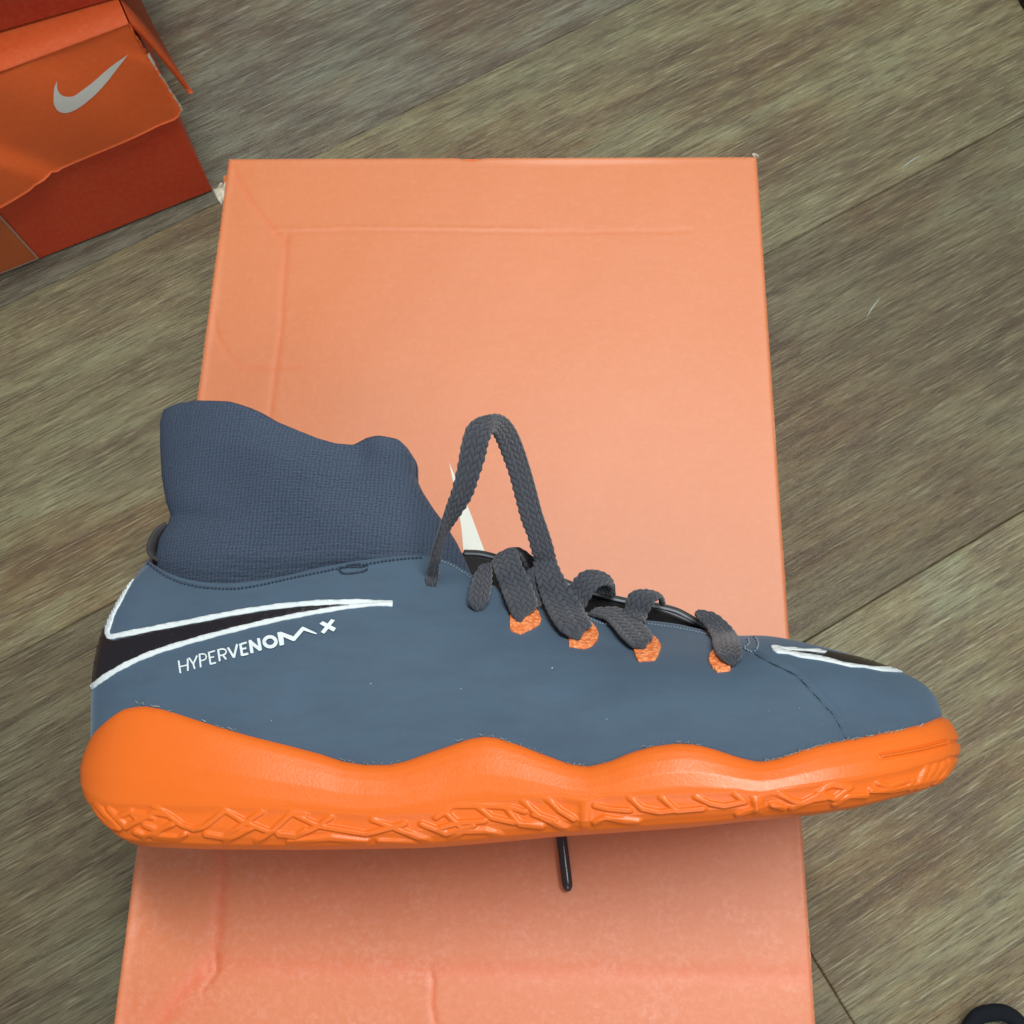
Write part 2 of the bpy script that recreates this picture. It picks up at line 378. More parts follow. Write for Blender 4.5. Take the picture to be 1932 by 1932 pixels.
creases = [  # polyline in photo grid, half width m, depth m, colour strength
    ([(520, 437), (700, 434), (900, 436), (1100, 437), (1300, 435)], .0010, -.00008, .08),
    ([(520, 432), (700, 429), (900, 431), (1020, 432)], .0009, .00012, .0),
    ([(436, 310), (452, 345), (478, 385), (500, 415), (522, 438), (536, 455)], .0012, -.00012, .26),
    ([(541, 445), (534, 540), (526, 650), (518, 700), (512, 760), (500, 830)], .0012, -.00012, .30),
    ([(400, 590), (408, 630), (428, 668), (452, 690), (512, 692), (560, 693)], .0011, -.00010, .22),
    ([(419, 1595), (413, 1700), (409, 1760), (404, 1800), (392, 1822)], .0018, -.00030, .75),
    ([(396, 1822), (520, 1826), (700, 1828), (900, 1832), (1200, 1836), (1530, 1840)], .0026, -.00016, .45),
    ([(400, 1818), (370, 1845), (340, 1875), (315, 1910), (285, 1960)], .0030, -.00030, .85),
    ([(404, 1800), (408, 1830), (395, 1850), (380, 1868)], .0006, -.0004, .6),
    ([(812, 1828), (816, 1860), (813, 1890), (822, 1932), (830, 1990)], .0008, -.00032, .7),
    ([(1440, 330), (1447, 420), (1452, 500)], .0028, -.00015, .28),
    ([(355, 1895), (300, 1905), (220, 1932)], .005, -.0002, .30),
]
z = np.zeros(len(P2)); crease = np.zeros(len(P2))
jit = np.stack([wob(P2, 160.) * .0006, wob(P2 + 3., 170.) * .0006], 1)
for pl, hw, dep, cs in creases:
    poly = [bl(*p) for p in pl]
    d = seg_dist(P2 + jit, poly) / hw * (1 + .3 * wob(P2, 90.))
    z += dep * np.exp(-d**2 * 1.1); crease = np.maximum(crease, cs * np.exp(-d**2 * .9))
z += wob(P2, 18.) * .0009 + wob(P2 + 5, 55.) * .00016
z *= sstep(edge / .004)
rr = .0016
z -= np.where(edge < rr, rr - np.sqrt(np.maximum(rr**2 - (rr - edge)**2, 0)), 0)
rag = (wob(P2, 420.) + wob(P2 + 2, 1300.)) * .00016 * (edge < .0005)
V = np.stack([P2[:, 0] + rag, P2[:, 1] + rag, HB + z], 1)
# small dent in the far edge
ctr = bl(888, 296); dd = np.exp(-((P2[:, 0] - ctr[0]) / .003)**2) * np.exp(-((BL - P2[:, 1]) / .0012)**2)
V[:, 1] -= dd * .0013; V[:, 2] -= dd * .001
worn = np.exp(-(edge / .00055)**2) * (.25 + .75 * sstep(wob(P2, 75.) * 2 + .35))
worn = np.maximum(worn, .9 * np.exp(-(((P2[:, 0] - BW) / .003)**2 + ((P2[:, 1] - BL) / .0012)**2)))
y_sc = bl(1000, 1560)[1]
scuff_sheen = sstep((y_sc + .055 - P2[:, 1]) / .10) * (.75 + .5 * wob(P2, 22.)) + .16 * sstep((.30 - P2[:, 1]) / .12)
lid = mesh_obj('lid_top', V, grid_faces(ny, nx), M['card'], box, attrs={'crease': crease, 'worn': np.clip(worn, 0, 1), 'scuff_sheen': np.clip(scuff_sheen, 0, 1)})
box_wall('lid_skirt', 0, BW, 0, BL, HB - .034, HB - rr - .0001, .0022, M['card_dark'], box)
# torn far left corner: grey board sticking out and the orange flap of the inner tray
def ragged(name, pts, z, mat, parent, th=.0006, tilt=0.0):
    P = [tuple(bl(*p)) for p in pts]; n = len(P)
    c = np.mean(P, axis=0)
    vs = [(p[0], p[1], z + tilt * (p[0]) + random.uniform(-.0006, .0006)) for p in P] + [(p[0], p[1], z - th + tilt * p[0]) for p in P] + [(c[0], c[1], z + .0009)]
    fs = [(k, (k + 1) % n, 2 * n) for k in range(n)] + [(k, n + k, n + (k + 1) % n, (k + 1) % n) for k in range(n)] + [tuple(range(2 * n - 1, n - 1, -1))]
    return mesh_obj(name, vs, fs, mat, parent, smooth=False)
o = ragged('inner_flap', [(413, 313), (436, 309), (432, 333), (424, 341), (414, 334)], HB - .006, M['card'], box); tag(o, 'orange flap showing past the torn lid corner')
o = ragged('torn_board', [(397, 347), (404, 345), (411, 336), (415, 334), (414, 345), (422, 330), (429, 325), (424, 350), (417, 372), (414, 376), (408, 369), (403, 361)], HB - .003, M['board'], box)
tag(o, 'torn pale grey board sticking out at the corner')
o = ragged('torn_board', [(1418, 292), (1424, 290), (1430, 293), (1431, 300), (1426, 297), (1420, 297)], HB + .0004, M['board'], box)
# big tick printed on the lid, mostly under the shoe
def flat_poly(name, pts, z, mat, parent, conv, h=.00008):
    P = [conv(p) for p in pts]; res = delaunay_2d_cdt([Vector(p) for p in P], [(k, (k + 1) % len(P)) for k in range(len(P))], [], 1, 1e-7)
    vs = [(p[0], p[1], z) for p in res[0]]
    return vs, [tuple(f) for f in res[2]]
sw = [(847, 870), (852, 884), (868, 920), (890, 975), (903, 1010), (917, 1047), (940, 1110), (968, 1180), (985, 1260), (975, 1330), (930, 1385), (850, 1410), (760, 1400), (680, 1370),
      (740, 1376), (800, 1365), (850, 1335), (878, 1290), (890, 1230), (892, 1170), (885, 1100), (875, 1045), (871, 1000), (862, 945), (852, 895)]
cv = catmull(sw[:13], 60); cv2 = catmull(sw[13:], 60)
pp = [bl(*p) for p in np.r_[cv, cv2]]
vs, fs = flat_poly('tick_logo', pp, HB, M['white_card'], box, lambda p: tuple(p))
lidz = V[:, 2].reshape(ny, nx)
def lid_z(x, y):
    i = np.clip(np.searchsorted(gy, y) - 1, 0, ny - 2); j = np.clip(np.searchsorted(gx, x) - 1, 0, nx - 2)
    a = lidz[int(i):int(i) + 2, int(j):int(j) + 2]; return a.max()
# subdivide via grid-fill to follow the lid
inner = [(x, y) for x in np.arange(.0, BW, .002) for y in np.arange(.05, BL, .002)]
def inside(p, poly):
    c = False; n = len(poly)
    for i in range(n):
        a, b = poly[i], poly[i - 1]
        if (a[1] > p[1]) != (b[1] > p[1]) and p[0] < (b[0] - a[0]) * (p[1] - a[1]) / (b[1] - a[1]) + a[0]: c = not c
    return c
inner = [q for q in inner if inside(q, pp)]
res = delaunay_2d_cdt([Vector(p) for p in pp] + [Vector(p) for p in inner], [(k, (k + 1) % len(pp)) for k in range(len(pp))], [], 1, 1e-7)
o = mesh_obj('tick_logo', [(p[0], p[1], lid_z(p[0], p[1]) + .00012) for p in res[0]], [tuple(f) for f in res[2]], M['white_card'], box)
tag(o, 'white tick logo printed on the lid, mostly hidden under the shoe')

# ------------------------------------------------------------------ box stack at the far left
c0 = on_z(402, 362, 0); c1 = on_z(0, 521, 0)
SA = math.atan2(c0[1] - c1[1], c0[0] - c1[0])
sa = np.array([math.cos(SA), math.sin(SA)]); sb = np.array([-math.sin(SA), math.cos(SA)])
smat = Matrix(((sa[0], sb[0], 0, c0[0]), (sa[1], sb[1], 0, c0[1]), (0, 0, 1, 0), (0, 0, 0, 1)))   # x<0 to the left, y>0 away
SH = .1125; SW_, SD = .33, .20
def front(px, py, off):                        # onto the front plane, off metres proud of it
    p0 = np.array([c0[0], c0[1], 0]) - np.r_[sb, 0] * off
    q = on_plane(px, py, p0, np.r_[sb, 0]); d = q[:2] - c0[:2]
    return np.array([d @ sa, q[2]])
sbx = empty('shoe_box', mat=smat)
tag(sbx, 'orange shoe box at top left with white tick on its crumpled lid flap', 'shoe box', 'orange shoe boxes')
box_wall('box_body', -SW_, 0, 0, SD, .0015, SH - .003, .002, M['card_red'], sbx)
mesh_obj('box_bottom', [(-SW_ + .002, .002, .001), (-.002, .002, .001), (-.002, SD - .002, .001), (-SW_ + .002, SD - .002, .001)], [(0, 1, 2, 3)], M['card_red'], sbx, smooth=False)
# front lid skirt as a crumpled sheet
top_l = front(0, 147, .003); top_r = front(268, 54, .003)
ZT = SH
def sheet(name, outline_bot, x0, x1, ztop, mat, n=90, nz=26, off=.003, bulge=None, th=.0022):
    xs = np.linspace(x0, x1, n); vs = []
    zb = np.interp(xs, [p[0] for p in outline_bot], [p[1] for p in outline_bot])
    for side in (0, 1):
        for k in range(nz):
            t = k / (nz - 1)
            for j in range(n):
                zz = ztop + (zb[j] - ztop) * t
                y = -off - (bulge(xs[j], zz, t) if bulge else 0) + side * th
                vs.append((xs[j], y, zz))
    fs = grid_faces(nz, n, flip=True) + grid_faces(nz, n, base=n * nz)
    b = n * nz
    for j in range(n - 1):
        fs.append(((nz - 1) * n + j, b + (nz - 1) * n + j, b + (nz - 1) * n + j + 1, (nz - 1) * n + j + 1)[::-1])
        fs.append((j, b + j, b + j + 1, j + 1))
    for k in range(nz - 1):
        fs.append((k * n, b + k * n, b + (k + 1) * n, (k + 1) * n)); fs.append((k * n + n - 1, b + k * n + n - 1, b + (k + 1) * n + n - 1, (k + 1) * n + n - 1)[::-1])
    return mesh_obj(name, vs, fs, mat, parent=sbx)
bot = [front(-120, 440, .004), front(-60, 412, .004), front(0, 383, .004), front(55, 352, .004), front(62, 345, .004), front(100, 325, .004), front(108, 328, .004), front(160, 305, .004), front(240, 268, .004), front(300, 240, .004), front(330, 230, .004), front(339, 224, .004), front(344, 212, .004)]
bot = [(-SW_ - .003, bot[0][1])] + [tuple(b) for b in bot]; bot.sort()
XR = bot[-1][0]
cA = front(0, 272, .003); cB = front(90, 306, .003); cC = front(215, 90, .003); cD = front(290, 118, .003)
def bulge(x, zz, t):
    r = .0015 * math.sin(t * 3.1) + .0006 * math.sin(x * 90 + zz * 60)
    # flap corner at the left bent forward below its crease
    cr = cA[1] + (cB[1] - cA[1]) * (x - cA[0]) / (cB[0] - cA[0])
    if x < cB[0] + .004: r += max(0, min(.014, cr - zz)) * .22 * min(1, (cB[0] + .004 - x) / .006)
    cr2 = cC[1] + (cD[1] - cC[1]) * (x - cC[0]) / (cD[0] - cC[0])
    if x > cC[0] and zz > cr2: r -= min(.0007, (zz - cr2) * .30) * min(1, max(0, ZT - zz - .002) / .014)
    return r
# the skirt's right end is cut on a slant (torn)
o = sheet('lid_front_skirt', bot, -SW_ - .003, XR, ZT - .0007, M['card_dark'], n=150, nz=36, off=.003, bulge=bulge)
for vtx in o.data.vertices:                    # slanted, slightly ragged right end
    if vtx.co.x > -.02:
        lim = -.0005 + (XR + .0005) * min(1, max(0, (ZT - vtx.co.z) / .050)) ** .9 + random.uniform(-.0004, .0004)
        if vtx.co.x > lim: vtx.co.x = lim
# torn grey edge
e1 = [(-.0005 + (XR + .0005) * min(1, t / .050) ** .9, ZT - t) for t in np.linspace(.018, .054, 16)]
vs = []
for k, (x, zz) in enumerate(e1):
    y = -.003 - bulge(x - .001, zz, (ZT - zz) / .05)
    vs += [(x - .0003, y - .0001, zz), (x + .0003 + random.uniform(-.0002, .0006), y + .0006, zz), (x + .0002, y + .0026, zz)]
o = mesh_obj('torn_edge', vs, [(3 * k + a, 3 * k + a + 1, 3 * k + a + 4, 3 * k + a + 3) for k in range(len(e1) - 1) for a in (0, 1)], M['board'], sbx); tag(o, 'torn grey board edge of the lid flap')
# lid top and right skirt flaring outwards
n = 40
vs = []; rows = 24
for j in range(n): vs.append((-SW_ - .003 + (SW_ + .003) * j / (n - 1), -.0036, ZT - .0009))
for k in range(rows):
    for j in range(n):
        x = -SW_ - .003 + (SW_ + .003) * j / (n - 1); y = -.003 + (SD + .006) * k / (rows - 1)
        vs.append((x, y, ZT + .0004 * math.sin(x * 30 + y * 40) * (0 < k < rows - 1) * (0 < j < n - 1)))
M['card_lid'] = mat_card('lid_card', (.52, .075, .014), (.56, .085, .017), .65, coat=.05, spec=.3)
mesh_obj('lid_top', vs, grid_faces(rows + 1, n), M['card_lid'], sbx)
vs = []
for side in (0, 1):
    for k in range(30):
        for j in range(12):
            t = j / 11; y = -.001 + (SD + .004) * k / 29
            fl_ = .0065 * math.exp(-y / .05) + .0045
            vs.append((fl_ * t ** .8 * 1.0 + .0006 - side * .002 * (t > 0), y - .001 * t, ZT - .0003 - .052 * t * (1 - .10 * math.exp(-y / .02))))
b = 360
fs = grid_faces(30, 12) + grid_faces(30, 12, flip=True, base=b)
fs += [(k * 12 + 11, b + k * 12 + 11, b + k * 12 + 23, k * 12 + 23)[::-1] for k in range(29)] + [(j, b + j, b + j + 1, j + 1) for j in range(11)]
o = mesh_obj('lid_side_skirt', vs, fs, M['card_lid'], sbx); tag(o, 'right hand lid flap standing away from the box')
mesh_obj('lid_back_skirt', [(-SW_ - .003, SD + .003, ZT), (0, SD + .003, ZT), (0, SD + .003, ZT - .04), (-SW_ - .003, SD + .003, ZT - .04)], [(0, 1, 2, 3)], M['card_dark'], sbx, smooth=False)
# tick logo on the skirt
tk = crop([(362, 515), (362, 560), (385, 595), (420, 607), (465, 603), (520, 570), (600, 515), (700, 435), (815, 355), (760, 425), (680, 520), (610, 590), (540, 645), (470, 690), (410, 708), (365, 695), (340, 655), (338, 600), (345, 550)], 0, 0, .2977)
tkc = np.r_[catmull(tk[:9], 50), catmull(tk[8:] + [tk[0]], 60)[1:-1]]
tp = [front(p[0], p[1], .0045) for p in tkc]
inn = [(x, zz) for x in np.arange(-.30, 0, .002) for zz in np.arange(.02, .095, .002) if inside((x, zz), tp)]
res = delaunay_2d_cdt([Vector(p) for p in tp] + [Vector(p) for p in inn], [(k, (k + 1) % len(tp)) for k in range(len(tp))], [], 1, 1e-7)
def sk_y(x, zz):
    zb = np.interp(x, [p[0] for p in bot], [p[1] for p in bot]); t = (ZT - zz) / (ZT - zb)
    return -.003 - bulge(x, zz, t) - .00018
o = mesh_obj('tick_logo', [(p[0], sk_y(p[0], p[1]), p[1]) for p in res[0]], [tuple(f) for f in res[2]], M['white_card'], sbx); tag(o, 'white tick logo on the lid flap')
# label printed on the body
la, lb, lc = front(0, 408, .0006), front(74, 490, .0006), front(0, 521, .0006)
lz = .0025
LX0 = -.20
d_ = (lb - la)
pA = la + d_ * (-1.2)
LB = [(LX0, lz), (lb[0], lz), (pA[0], pA[1]), (LX0, pA[1])]
mesh_obj('label', [(p[0], -.0004, p[1]) for p in LB], [(0, 1, 2, 3)], M['label'], sbx, smooth=False)
def bar(p, q, wd, y):
    p = np.array(p); q = np.array(q); d = (q - p) / np.linalg.norm(q - p); nn = np.array([-d[1], d[0]]) * wd / 2
    return [(a[0], y, a[1]) for a in (p - nn, q - nn, q + nn, p + nn)]
vs = bar(LB[0], LB[1], .0010, -.0007) + bar(LB[1], LB[2], .0010, -.00075)
o = mesh_obj('label_border', vs, [(0, 1, 2, 3), (4, 5, 6, 7)], M['line'], sbx, smooth=False)

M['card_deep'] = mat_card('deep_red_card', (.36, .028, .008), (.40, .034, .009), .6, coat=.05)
# upper box standing on that one
t0 = on_z(0, 58, SH + .001); t1 = on_z(205, 0, SH + .001)
UA = math.atan2(t1[1] - t0[1], t1[0] - t0[0])
sx2 = empty('shoe_box', mat=Matrix.Translation((t1[0], t1[1], SH + .001)) @ Matrix.Rotation(UA, 4, 'Z'))
tag(sx2, 'dark red shoe box standing on the box with the crumpled lid', 'shoe box', 'orange shoe boxes')
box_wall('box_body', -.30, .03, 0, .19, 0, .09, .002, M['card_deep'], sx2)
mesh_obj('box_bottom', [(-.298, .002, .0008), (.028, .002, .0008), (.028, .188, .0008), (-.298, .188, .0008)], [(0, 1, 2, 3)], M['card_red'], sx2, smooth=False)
box_wall('lid_skirt', -.303, .033, -.003, .193, .052, .094, .002, M['card_dark'], sx2)
mesh_obj('lid_top', [(-.303, -.003, .0942), (.033, -.003, .0942), (.033, .193, .0942), (-.303, .193, .0942)], [(0, 1, 2, 3)], M['card_dark'], sx2, smooth=False)

# ------------------------------------------------------------------ the shoe, lying on its side
su = RT.copy(); su[2] = 0; su /= np.linalg.norm(su)
TAU = math.radians(-1.2)
sv0 = np.array([-su[1], su[0], 0]); zz_ = np.array([0, 0, 1.])
sv = sv0 * math.cos(TAU) - zz_ * math.sin(TAU); sw_ = sv0 * math.sin(TAU) + zz_ * math.cos(TAU)
B = np.stack([su, sv, sw_], 1)                 # columns
O = np.zeros(3); tmp = on_z(1035, 1592, HB + .0435); O[:] = tmp; O[2] = HB + .0435
SM = Matrix(((B[0, 0], B[0, 1], B[0, 2], O[0]), (B[1, 0], B[1, 1], B[1, 2], O[1]), (B[2, 0], B[2, 1], B[2, 2], O[2]), (0, 0, 0, 1)))
shoe = empty('indoor_football_shoe', mat=SM)
tag(shoe, 'slate blue indoor football shoe with sock collar and orange sole on the box lid', 'shoe')
CL = B.T @ (CAM - O)
def lray(px, py): return B.T @ ray(px, py)
def uw(px, py, w_):                            # sight line meets the plane w = w_
    d = lray(px, py); t = (w_ - CL[2]) / d[2]; p = CL + d * t; return p
def lproj(P):
    P = np.atleast_2d(P) @ B.T + O - CAM; zc = P @ FW
    return np.stack([CPX + FPX * (P @ RT) / zc, CPX - FPX * (P @ UP) / zc], 1)

# plan outline of the sole (fraction of length, half width)
plan = [(0, 0), (.0015, .008), (.008, .0155), (.025, .0222), (.06, .0275), (.11, .0305), (.20, .0325), (.32, .0325), (.44, .0335), (.55, .0365), (.66, .0405), (.75, .0415), (.83, .0400), (.90, .0355),
        (.95, .0282), (.98, .0190), (.995, .0090), (1, 0)]
uh = uw(151.6, 1452, .010)[0] + .0009; ut = uw(1813.5, 1430, .010)[0] + .0008
LS = ut - uh
NS = 760
pc = resample(catmull([(uh + a * LS, b_) for a, b_ in plan], 2400), .00001 + .255 / NS * 1.0)
# uniform in arc length
pc = resample(catmull([(uh + a * LS, b_) for a, b_ in plan], 3000), .0003)
_d = np.r_[0, np.cumsum(np.linalg.norm(np.diff(pc, axis=0), axis=1))]; _t = np.linspace(0, _d[-1], NS)
pc = np.stack([np.interp(_t, _d, pc[:, k]) for k in (0, 1)], 1)
tg = np.gradient(pc, axis=0); tg = np.stack([smooth1(smooth1(tg[:, k], 6), 6) for k in (0, 1)], 1); tg /= np.linalg.norm(tg, axis=1)[:, None]
nrm = np.stack([-tg[:, 1], tg[:, 0]], 1)       # outward on the +w side
nrm[0] = (-1, 0); nrm[-1] = (1, 0)
Wof = lambda u: np.interp(u, pc[:, 0], pc[:, 1])
def to_uv(pts, wf):
    out = []
    for p in pts:
        w_ = .02
        for _ in range(6):
            q = uw(p[0], p[1], w_); w_ = wf(q[0], p)
        out.append(q[:2])
    out = np.array(out); return out[np.argsort(out[:, 0])]
top_px = [(165, 1392), (167.5, 1384.7), (187, 1361), (205, 1346), (223, 1335), (245, 1331), (267, 1330), (292, 1334), (318, 1341), (374, 1359), (469, 1387), (540.5, 1405), (604, 1422), (644, 1436), (683, 1442.6), (731, 1443), (763, 1436),
          (802, 1421.6), (842, 1407.7), (880, 1393.6), (910, 1388), (933, 1390.6), (979, 1406), (1029, 1426), (1069, 1441), (1105, 1447), (1145, 1437.6), (1188, 1419.4), (1227.5, 1408), (1274, 1402), (1310, 1404), (1346.5, 1413),
          (1393, 1429), (1430, 1438), (1464, 1433.6), (1498, 1422), (1542, 1408), (1593, 1398), (1650, 1388), (1718, 1375), (1758.6, 1366), (1786, 1356.5), (1798, 1354)]
bot_px = [(153, 1478), (156, 1500), (163.5, 1520), (175, 1539), (199, 1559), (239, 1581), (286.5, 1590), (366, 1595), (485, 1599), (643.6, 1600), (830, 1597), (930, 1589), (1042, 1578), (1118, 1573), (1278, 1562), (1379, 1551), (1447, 1546),
          (1515, 1536), (1565.6, 1526), (1616.5, 1516), (1684, 1506), (1745, 1494), (1782, 1484), (1801, 1472), (1811, 1452)]
vt_c = to_uv(top_px, lambda u, p: max(.006, Wof(u) - .002))
def wb(u, p):
    a = float(sstep(np.array((p[0] - 180) / 260.)) * sstep(np.array((1780 - p[0]) / 250.))); return .014 * (1 - a) - .026 * a
vb_c = to_uv(bot_px, wb)
Vt = smooth1(np.interp(pc[:, 0], vt_c[:, 0], vt_c[:, 1]), 3) + .0006; Vb = smooth1(np.interp(pc[:, 0], vb_c[:, 0], vb_c[:, 1]), 5)

# sole wall
NT_ = 150
tt = np.linspace(0, 1, NT_) ** 1.25
prof_t = [0, .03, .08, .16, .28, .45, .62, .78, .88, .94, .975, 1.0]
prof_o = [-.0075, -.0042, -.0020, -.0007, 0, .0004, .0002, -.0006, -.0013, -.0020, -.0030, -.0046]
po = np.interp(tt, prof_t, prof_o); po = smooth1(po, 2)
heelf = sstep((uh + .02 - pc[:, 0]) / .02)     # fuller at the heel
def wall(side):
    P = np.zeros((NT_, NS, 3))
    for k in range(NT_):
        o_ = po[k] * (1 - .12 * heelf * (tt[k] > .5) + .5 * heelf * (tt[k] < .3))
        P[k, :, 0] = pc[:, 0] + nrm[:, 0] * o_; P[k, :, 2] = (pc[:, 1] + nrm[:, 1] * o_)
        P[k, :, 1] = Vb + (Vt - Vb) * tt[k]
    P[:, :, 2] = np.maximum(P[:, :, 2], 0)
    P[:, 0, 2] = 0; P[:, -1, 2] = 0
    return P
SP = wall(1)
def cross_n(P):
    a = np.gradient(P, axis=0); b = np.gradient(P, axis=1); n_ = np.cross(b, a); n_ /= np.linalg.norm(n_, axis=2)[:, :, None] + 1e-12
    return n_
SN = cross_n(SP)
if SN[NT_ // 2, NS // 2, 2] < 0: SN = -SN
px = lproj(SP.reshape(-1, 3))
K5b = (147, 1469.5, .22157); K5 = (127.8, 1245.8, .3968); K6 = (830.6, 1341.7, .3307); K4 = (1277.8, 1022.2, .33863)
ribs = []
for k, L_ in ((K5b, [[(80, 240), (160, 330), (300, 420)], [(150, 220), (220, 310), (340, 430)], [(250, 260), (400, 420), (640, 290), (760, 310)], [(560, 400), (670, 450), (800, 390)], [(760, 310), (880, 400), (980, 435), (1060, 420), (1250, 270)],
                 [(480, 460), (560, 500), (700, 440), (640, 500), (850, 520), (900, 480)], [(1250, 270), (1400, 365), (1620, 455)], [(1080, 480), (1240, 510), (1560, 280)], [(1520, 545), (1640, 460), (1820, 290), (1932, 300)],
                 [(1700, 480), (1850, 500), (1932, 440)], [(480, 300), (620, 330)], [(1250, 540), (1480, 420)], [(640, 230), (760, 310)], [(330, 330), (440, 280), (500, 350)]]),
              (K5, [[(1070, 730), (1190, 790), (1420, 830), (1600, 780)], [(1000, 830), (1090, 840), (1190, 790), (1250, 745)], [(1450, 760), (1540, 795), (1720, 870)], [(1420, 830), (1540, 795)], [(1680, 780), (1800, 830), (1932, 790)],
                    [(1750, 750), (1830, 690), (1932, 690)], [(1790, 720), (1860, 790)], [(1050, 870), (1250, 850), (1420, 870)], [(1480, 870), (1640, 880)]]),
              (K6, [[(0, 670), (100, 640), (250, 630)], [(30, 580), (60, 540), (240, 540), (400, 550), (480, 575)], [(220, 550), (290, 610), (420, 640)], [(380, 560), (450, 650), (580, 665)], [(470, 510), (560, 600), (720, 680)],
                    [(610, 500), (680, 570), (760, 620)], [(60, 740), (130, 690), (260, 690), (350, 720)], [(530, 590), (650, 630)], [(880, 540), (960, 560), (1080, 570)], [(1080, 490), (1150, 560), (1250, 580), (1340, 570)],
                    [(1260, 490), (1350, 575), (1500, 560)], [(1460, 490), (1540, 530), (1620, 545), (1740, 520), (1680, 470)], [(1790, 490), (1800, 560), (1700, 600)], [(880, 640), (940, 610), (1040, 630), (1130, 640)]]),
              (K4, [[(530, 1470), (600, 1490)], [(560, 1400), (650, 1450), (700, 1460), (780, 1420), (830, 1370), (870, 1355), (950, 1370)], [(790, 1400), (880, 1440), (970, 1370)], [(640, 1490), (760, 1440), (830, 1430)],
                    [(880, 1470), (960, 1420), (1060, 1420)], [(1130, 1350), (1180, 1370), (1290, 1330)], [(1090, 1390), (1200, 1390), (1300, 1370), (1320, 1330)], [(1300, 1380), (1360, 1350), (1400, 1260)],
                    [(1380, 1370), (1440, 1320), (1500, 1240)], [(1440, 1360), (1500, 1300), (1540, 1200)], [(1340, 1390), (1400, 1330), (1450, 1250)]])):
    for l in L_: ribs.append(crop(l, *k))
band_top = np.array([(140, 1512), (200, 1517), (279, 1519), (420, 1523), (564, 1529), (700, 1541), (820, 1535), (860, 1517), (950, 1511), (1062, 1505), (1090, 1510), (1115, 1510), (1140, 1503), (1250, 1500), (1393, 1495), (1425, 1505), (1450, 1500), (1480, 1491), (1600, 1475), (1700, 1455), (1752, 1440), (1820, 1418)])
ytop = np.interp(px[:, 0], band_top[:, 0], band_top[:, 1])
sel = (px[:, 1] > ytop - 6)
dist = np.full(len(px), 99.); ps = px[sel]; dsel = np.full(len(ps), 99.)
for r_ in ribs: dsel = np.minimum(dsel, seg_dist(ps, r_))
dist[sel] = dsel
band = sstep((px[:, 1] - ytop + 3) / 20.0) ** .7
gap = 1 - sstep(1 - np.abs(px[:, 0] - 1103) / 16.) - sstep(1 - np.abs(px[:, 0] - 1432) / 14.)
rib = 1 - sstep((dist - 2.8) / 5.4)
disp = band * (-.00070 * np.clip(gap, .15, 1) + .00074 * rib) * np.repeat(sstep((tt - .015) / .07), NS)
# horizontal parting line under the smooth wall and the bead near the toe
disp += -.00005 * np.exp(-((px[:, 1] - ytop + 4) / 2.2)**2)
bd = seg_dist(px, [(1664, 1427), (1700, 1421), (1740, 1413), (1786, 1401)])
disp += np.exp(-(bd / 2.6)**2) * (.00055 + .0003 * np.sin(px[:, 0] * 1.1)) - .00035 * np.exp(-((bd - 5) / 2.0)**2)
endw = sstep((1815 - px[:, 0]) / 10.)
disp *= endw
# shallow horizontal grooves round the toe
tf = sstep((px[:, 0] - 1780) / 25.)
disp += -.0008 * tf * np.exp(-((px[:, 1] - 1399) / 4.)**2) - .0006 * tf * np.exp(-((px[:, 1] - 1430) / 4.)**2)
disp = disp.reshape(NT_, NS); disp[:, 0] = disp[:, -1] = 0
# keep it calm on the far side too: same relief mirrored
SPd = SP + SN * disp[:, :, None]
SPd[:, 0] = SP[:, 0]; SPd[:, -1] = SP[:, -1]; SPd[:, :, 2] = np.maximum(SPd[:, :, 2], 0)
farp = SPd[:, ::-1].copy(); farp[:, :, 2] *= -1
ring = np.concatenate([SPd, farp[:, 1:-1]], axis=1)          # closed ring
NR = ring.shape[1]
rows = [ring[k] for k in range(NT_)]
# floor of the sole (below) and the rim going inside (above)
under = []
for f_ in (.93, .8, .55, .25, 0.02):
    q = rows[0].copy(); q[:, 2] *= f_
    q[:, 1] = q[:, 1] - .0002; under.append(q)
inside_r = []
for o_ in (.004, .009):
    q = rows[-1].copy(); nn = np.concatenate([nrm, nrm[::-1][1:-1] * np.array([1, -1])]); q[:, 0] -= nn[:, 0] * o_; q[:, 2] -= nn[:, 1] * o_; q[:, 1] -= .0015; inside_r.append(q)
allr = under[::-1] + rows + inside_r
Vs = np.concatenate(allr)
o = mesh_obj('sole', Vs, grid_faces(len(allr), NR, close=True, flip=True), M['rubber'], shoe); tag(o, 'bright orange gum sole with criss cross tread ribs')
sole_bvh = BVHTree.FromPolygons([tuple(v) for v in Vs], grid_faces(len(allr), NR, close=True))

# upper: one curved column of surface per step round the outline
topl = [(150, 280, 1056, 0), (175, 283, 1060, .006), (210, 292, 1067, .0110), (260, 314, 1080, .0155), (340, 350, 1093.6, .019), (430, 398, 1100, .021), (520, 445, 1101, .022), (570, 500, 1094, .0225), (620, 544, 1086, .0225), (690, 604, 1070, .022), (765, 683, 1057, .021), (835, 763, 1047, .019),
        (880, 800, 1044, .018), (920, 842, 1054, .0165), (955, 870, 1068, .0155), (985, 893, 1090, .0145), (1040, 960, 1118, .0115), (1090, 1030, 1138, .0095), (1140, 1110, 1158, .0080), (1200, 1180, 1168, .0070), (1270, 1258, 1173.6, .0060), (1330, 1302, 1181, .0050), (1380, 1340, 1194, .0030),
        (1420, 1374, 1193, .0008), (1450, 1400, 1197, 0), (1520, 1450, 1208, 0), (1600, 1520, 1230, 0), (1680, 1595, 1252, 0), (1740, 1650, 1270, 0), (1790, 1684, 1283, 0), (1812, 1698, 1292, 0)]
topl = np.array(topl, float)
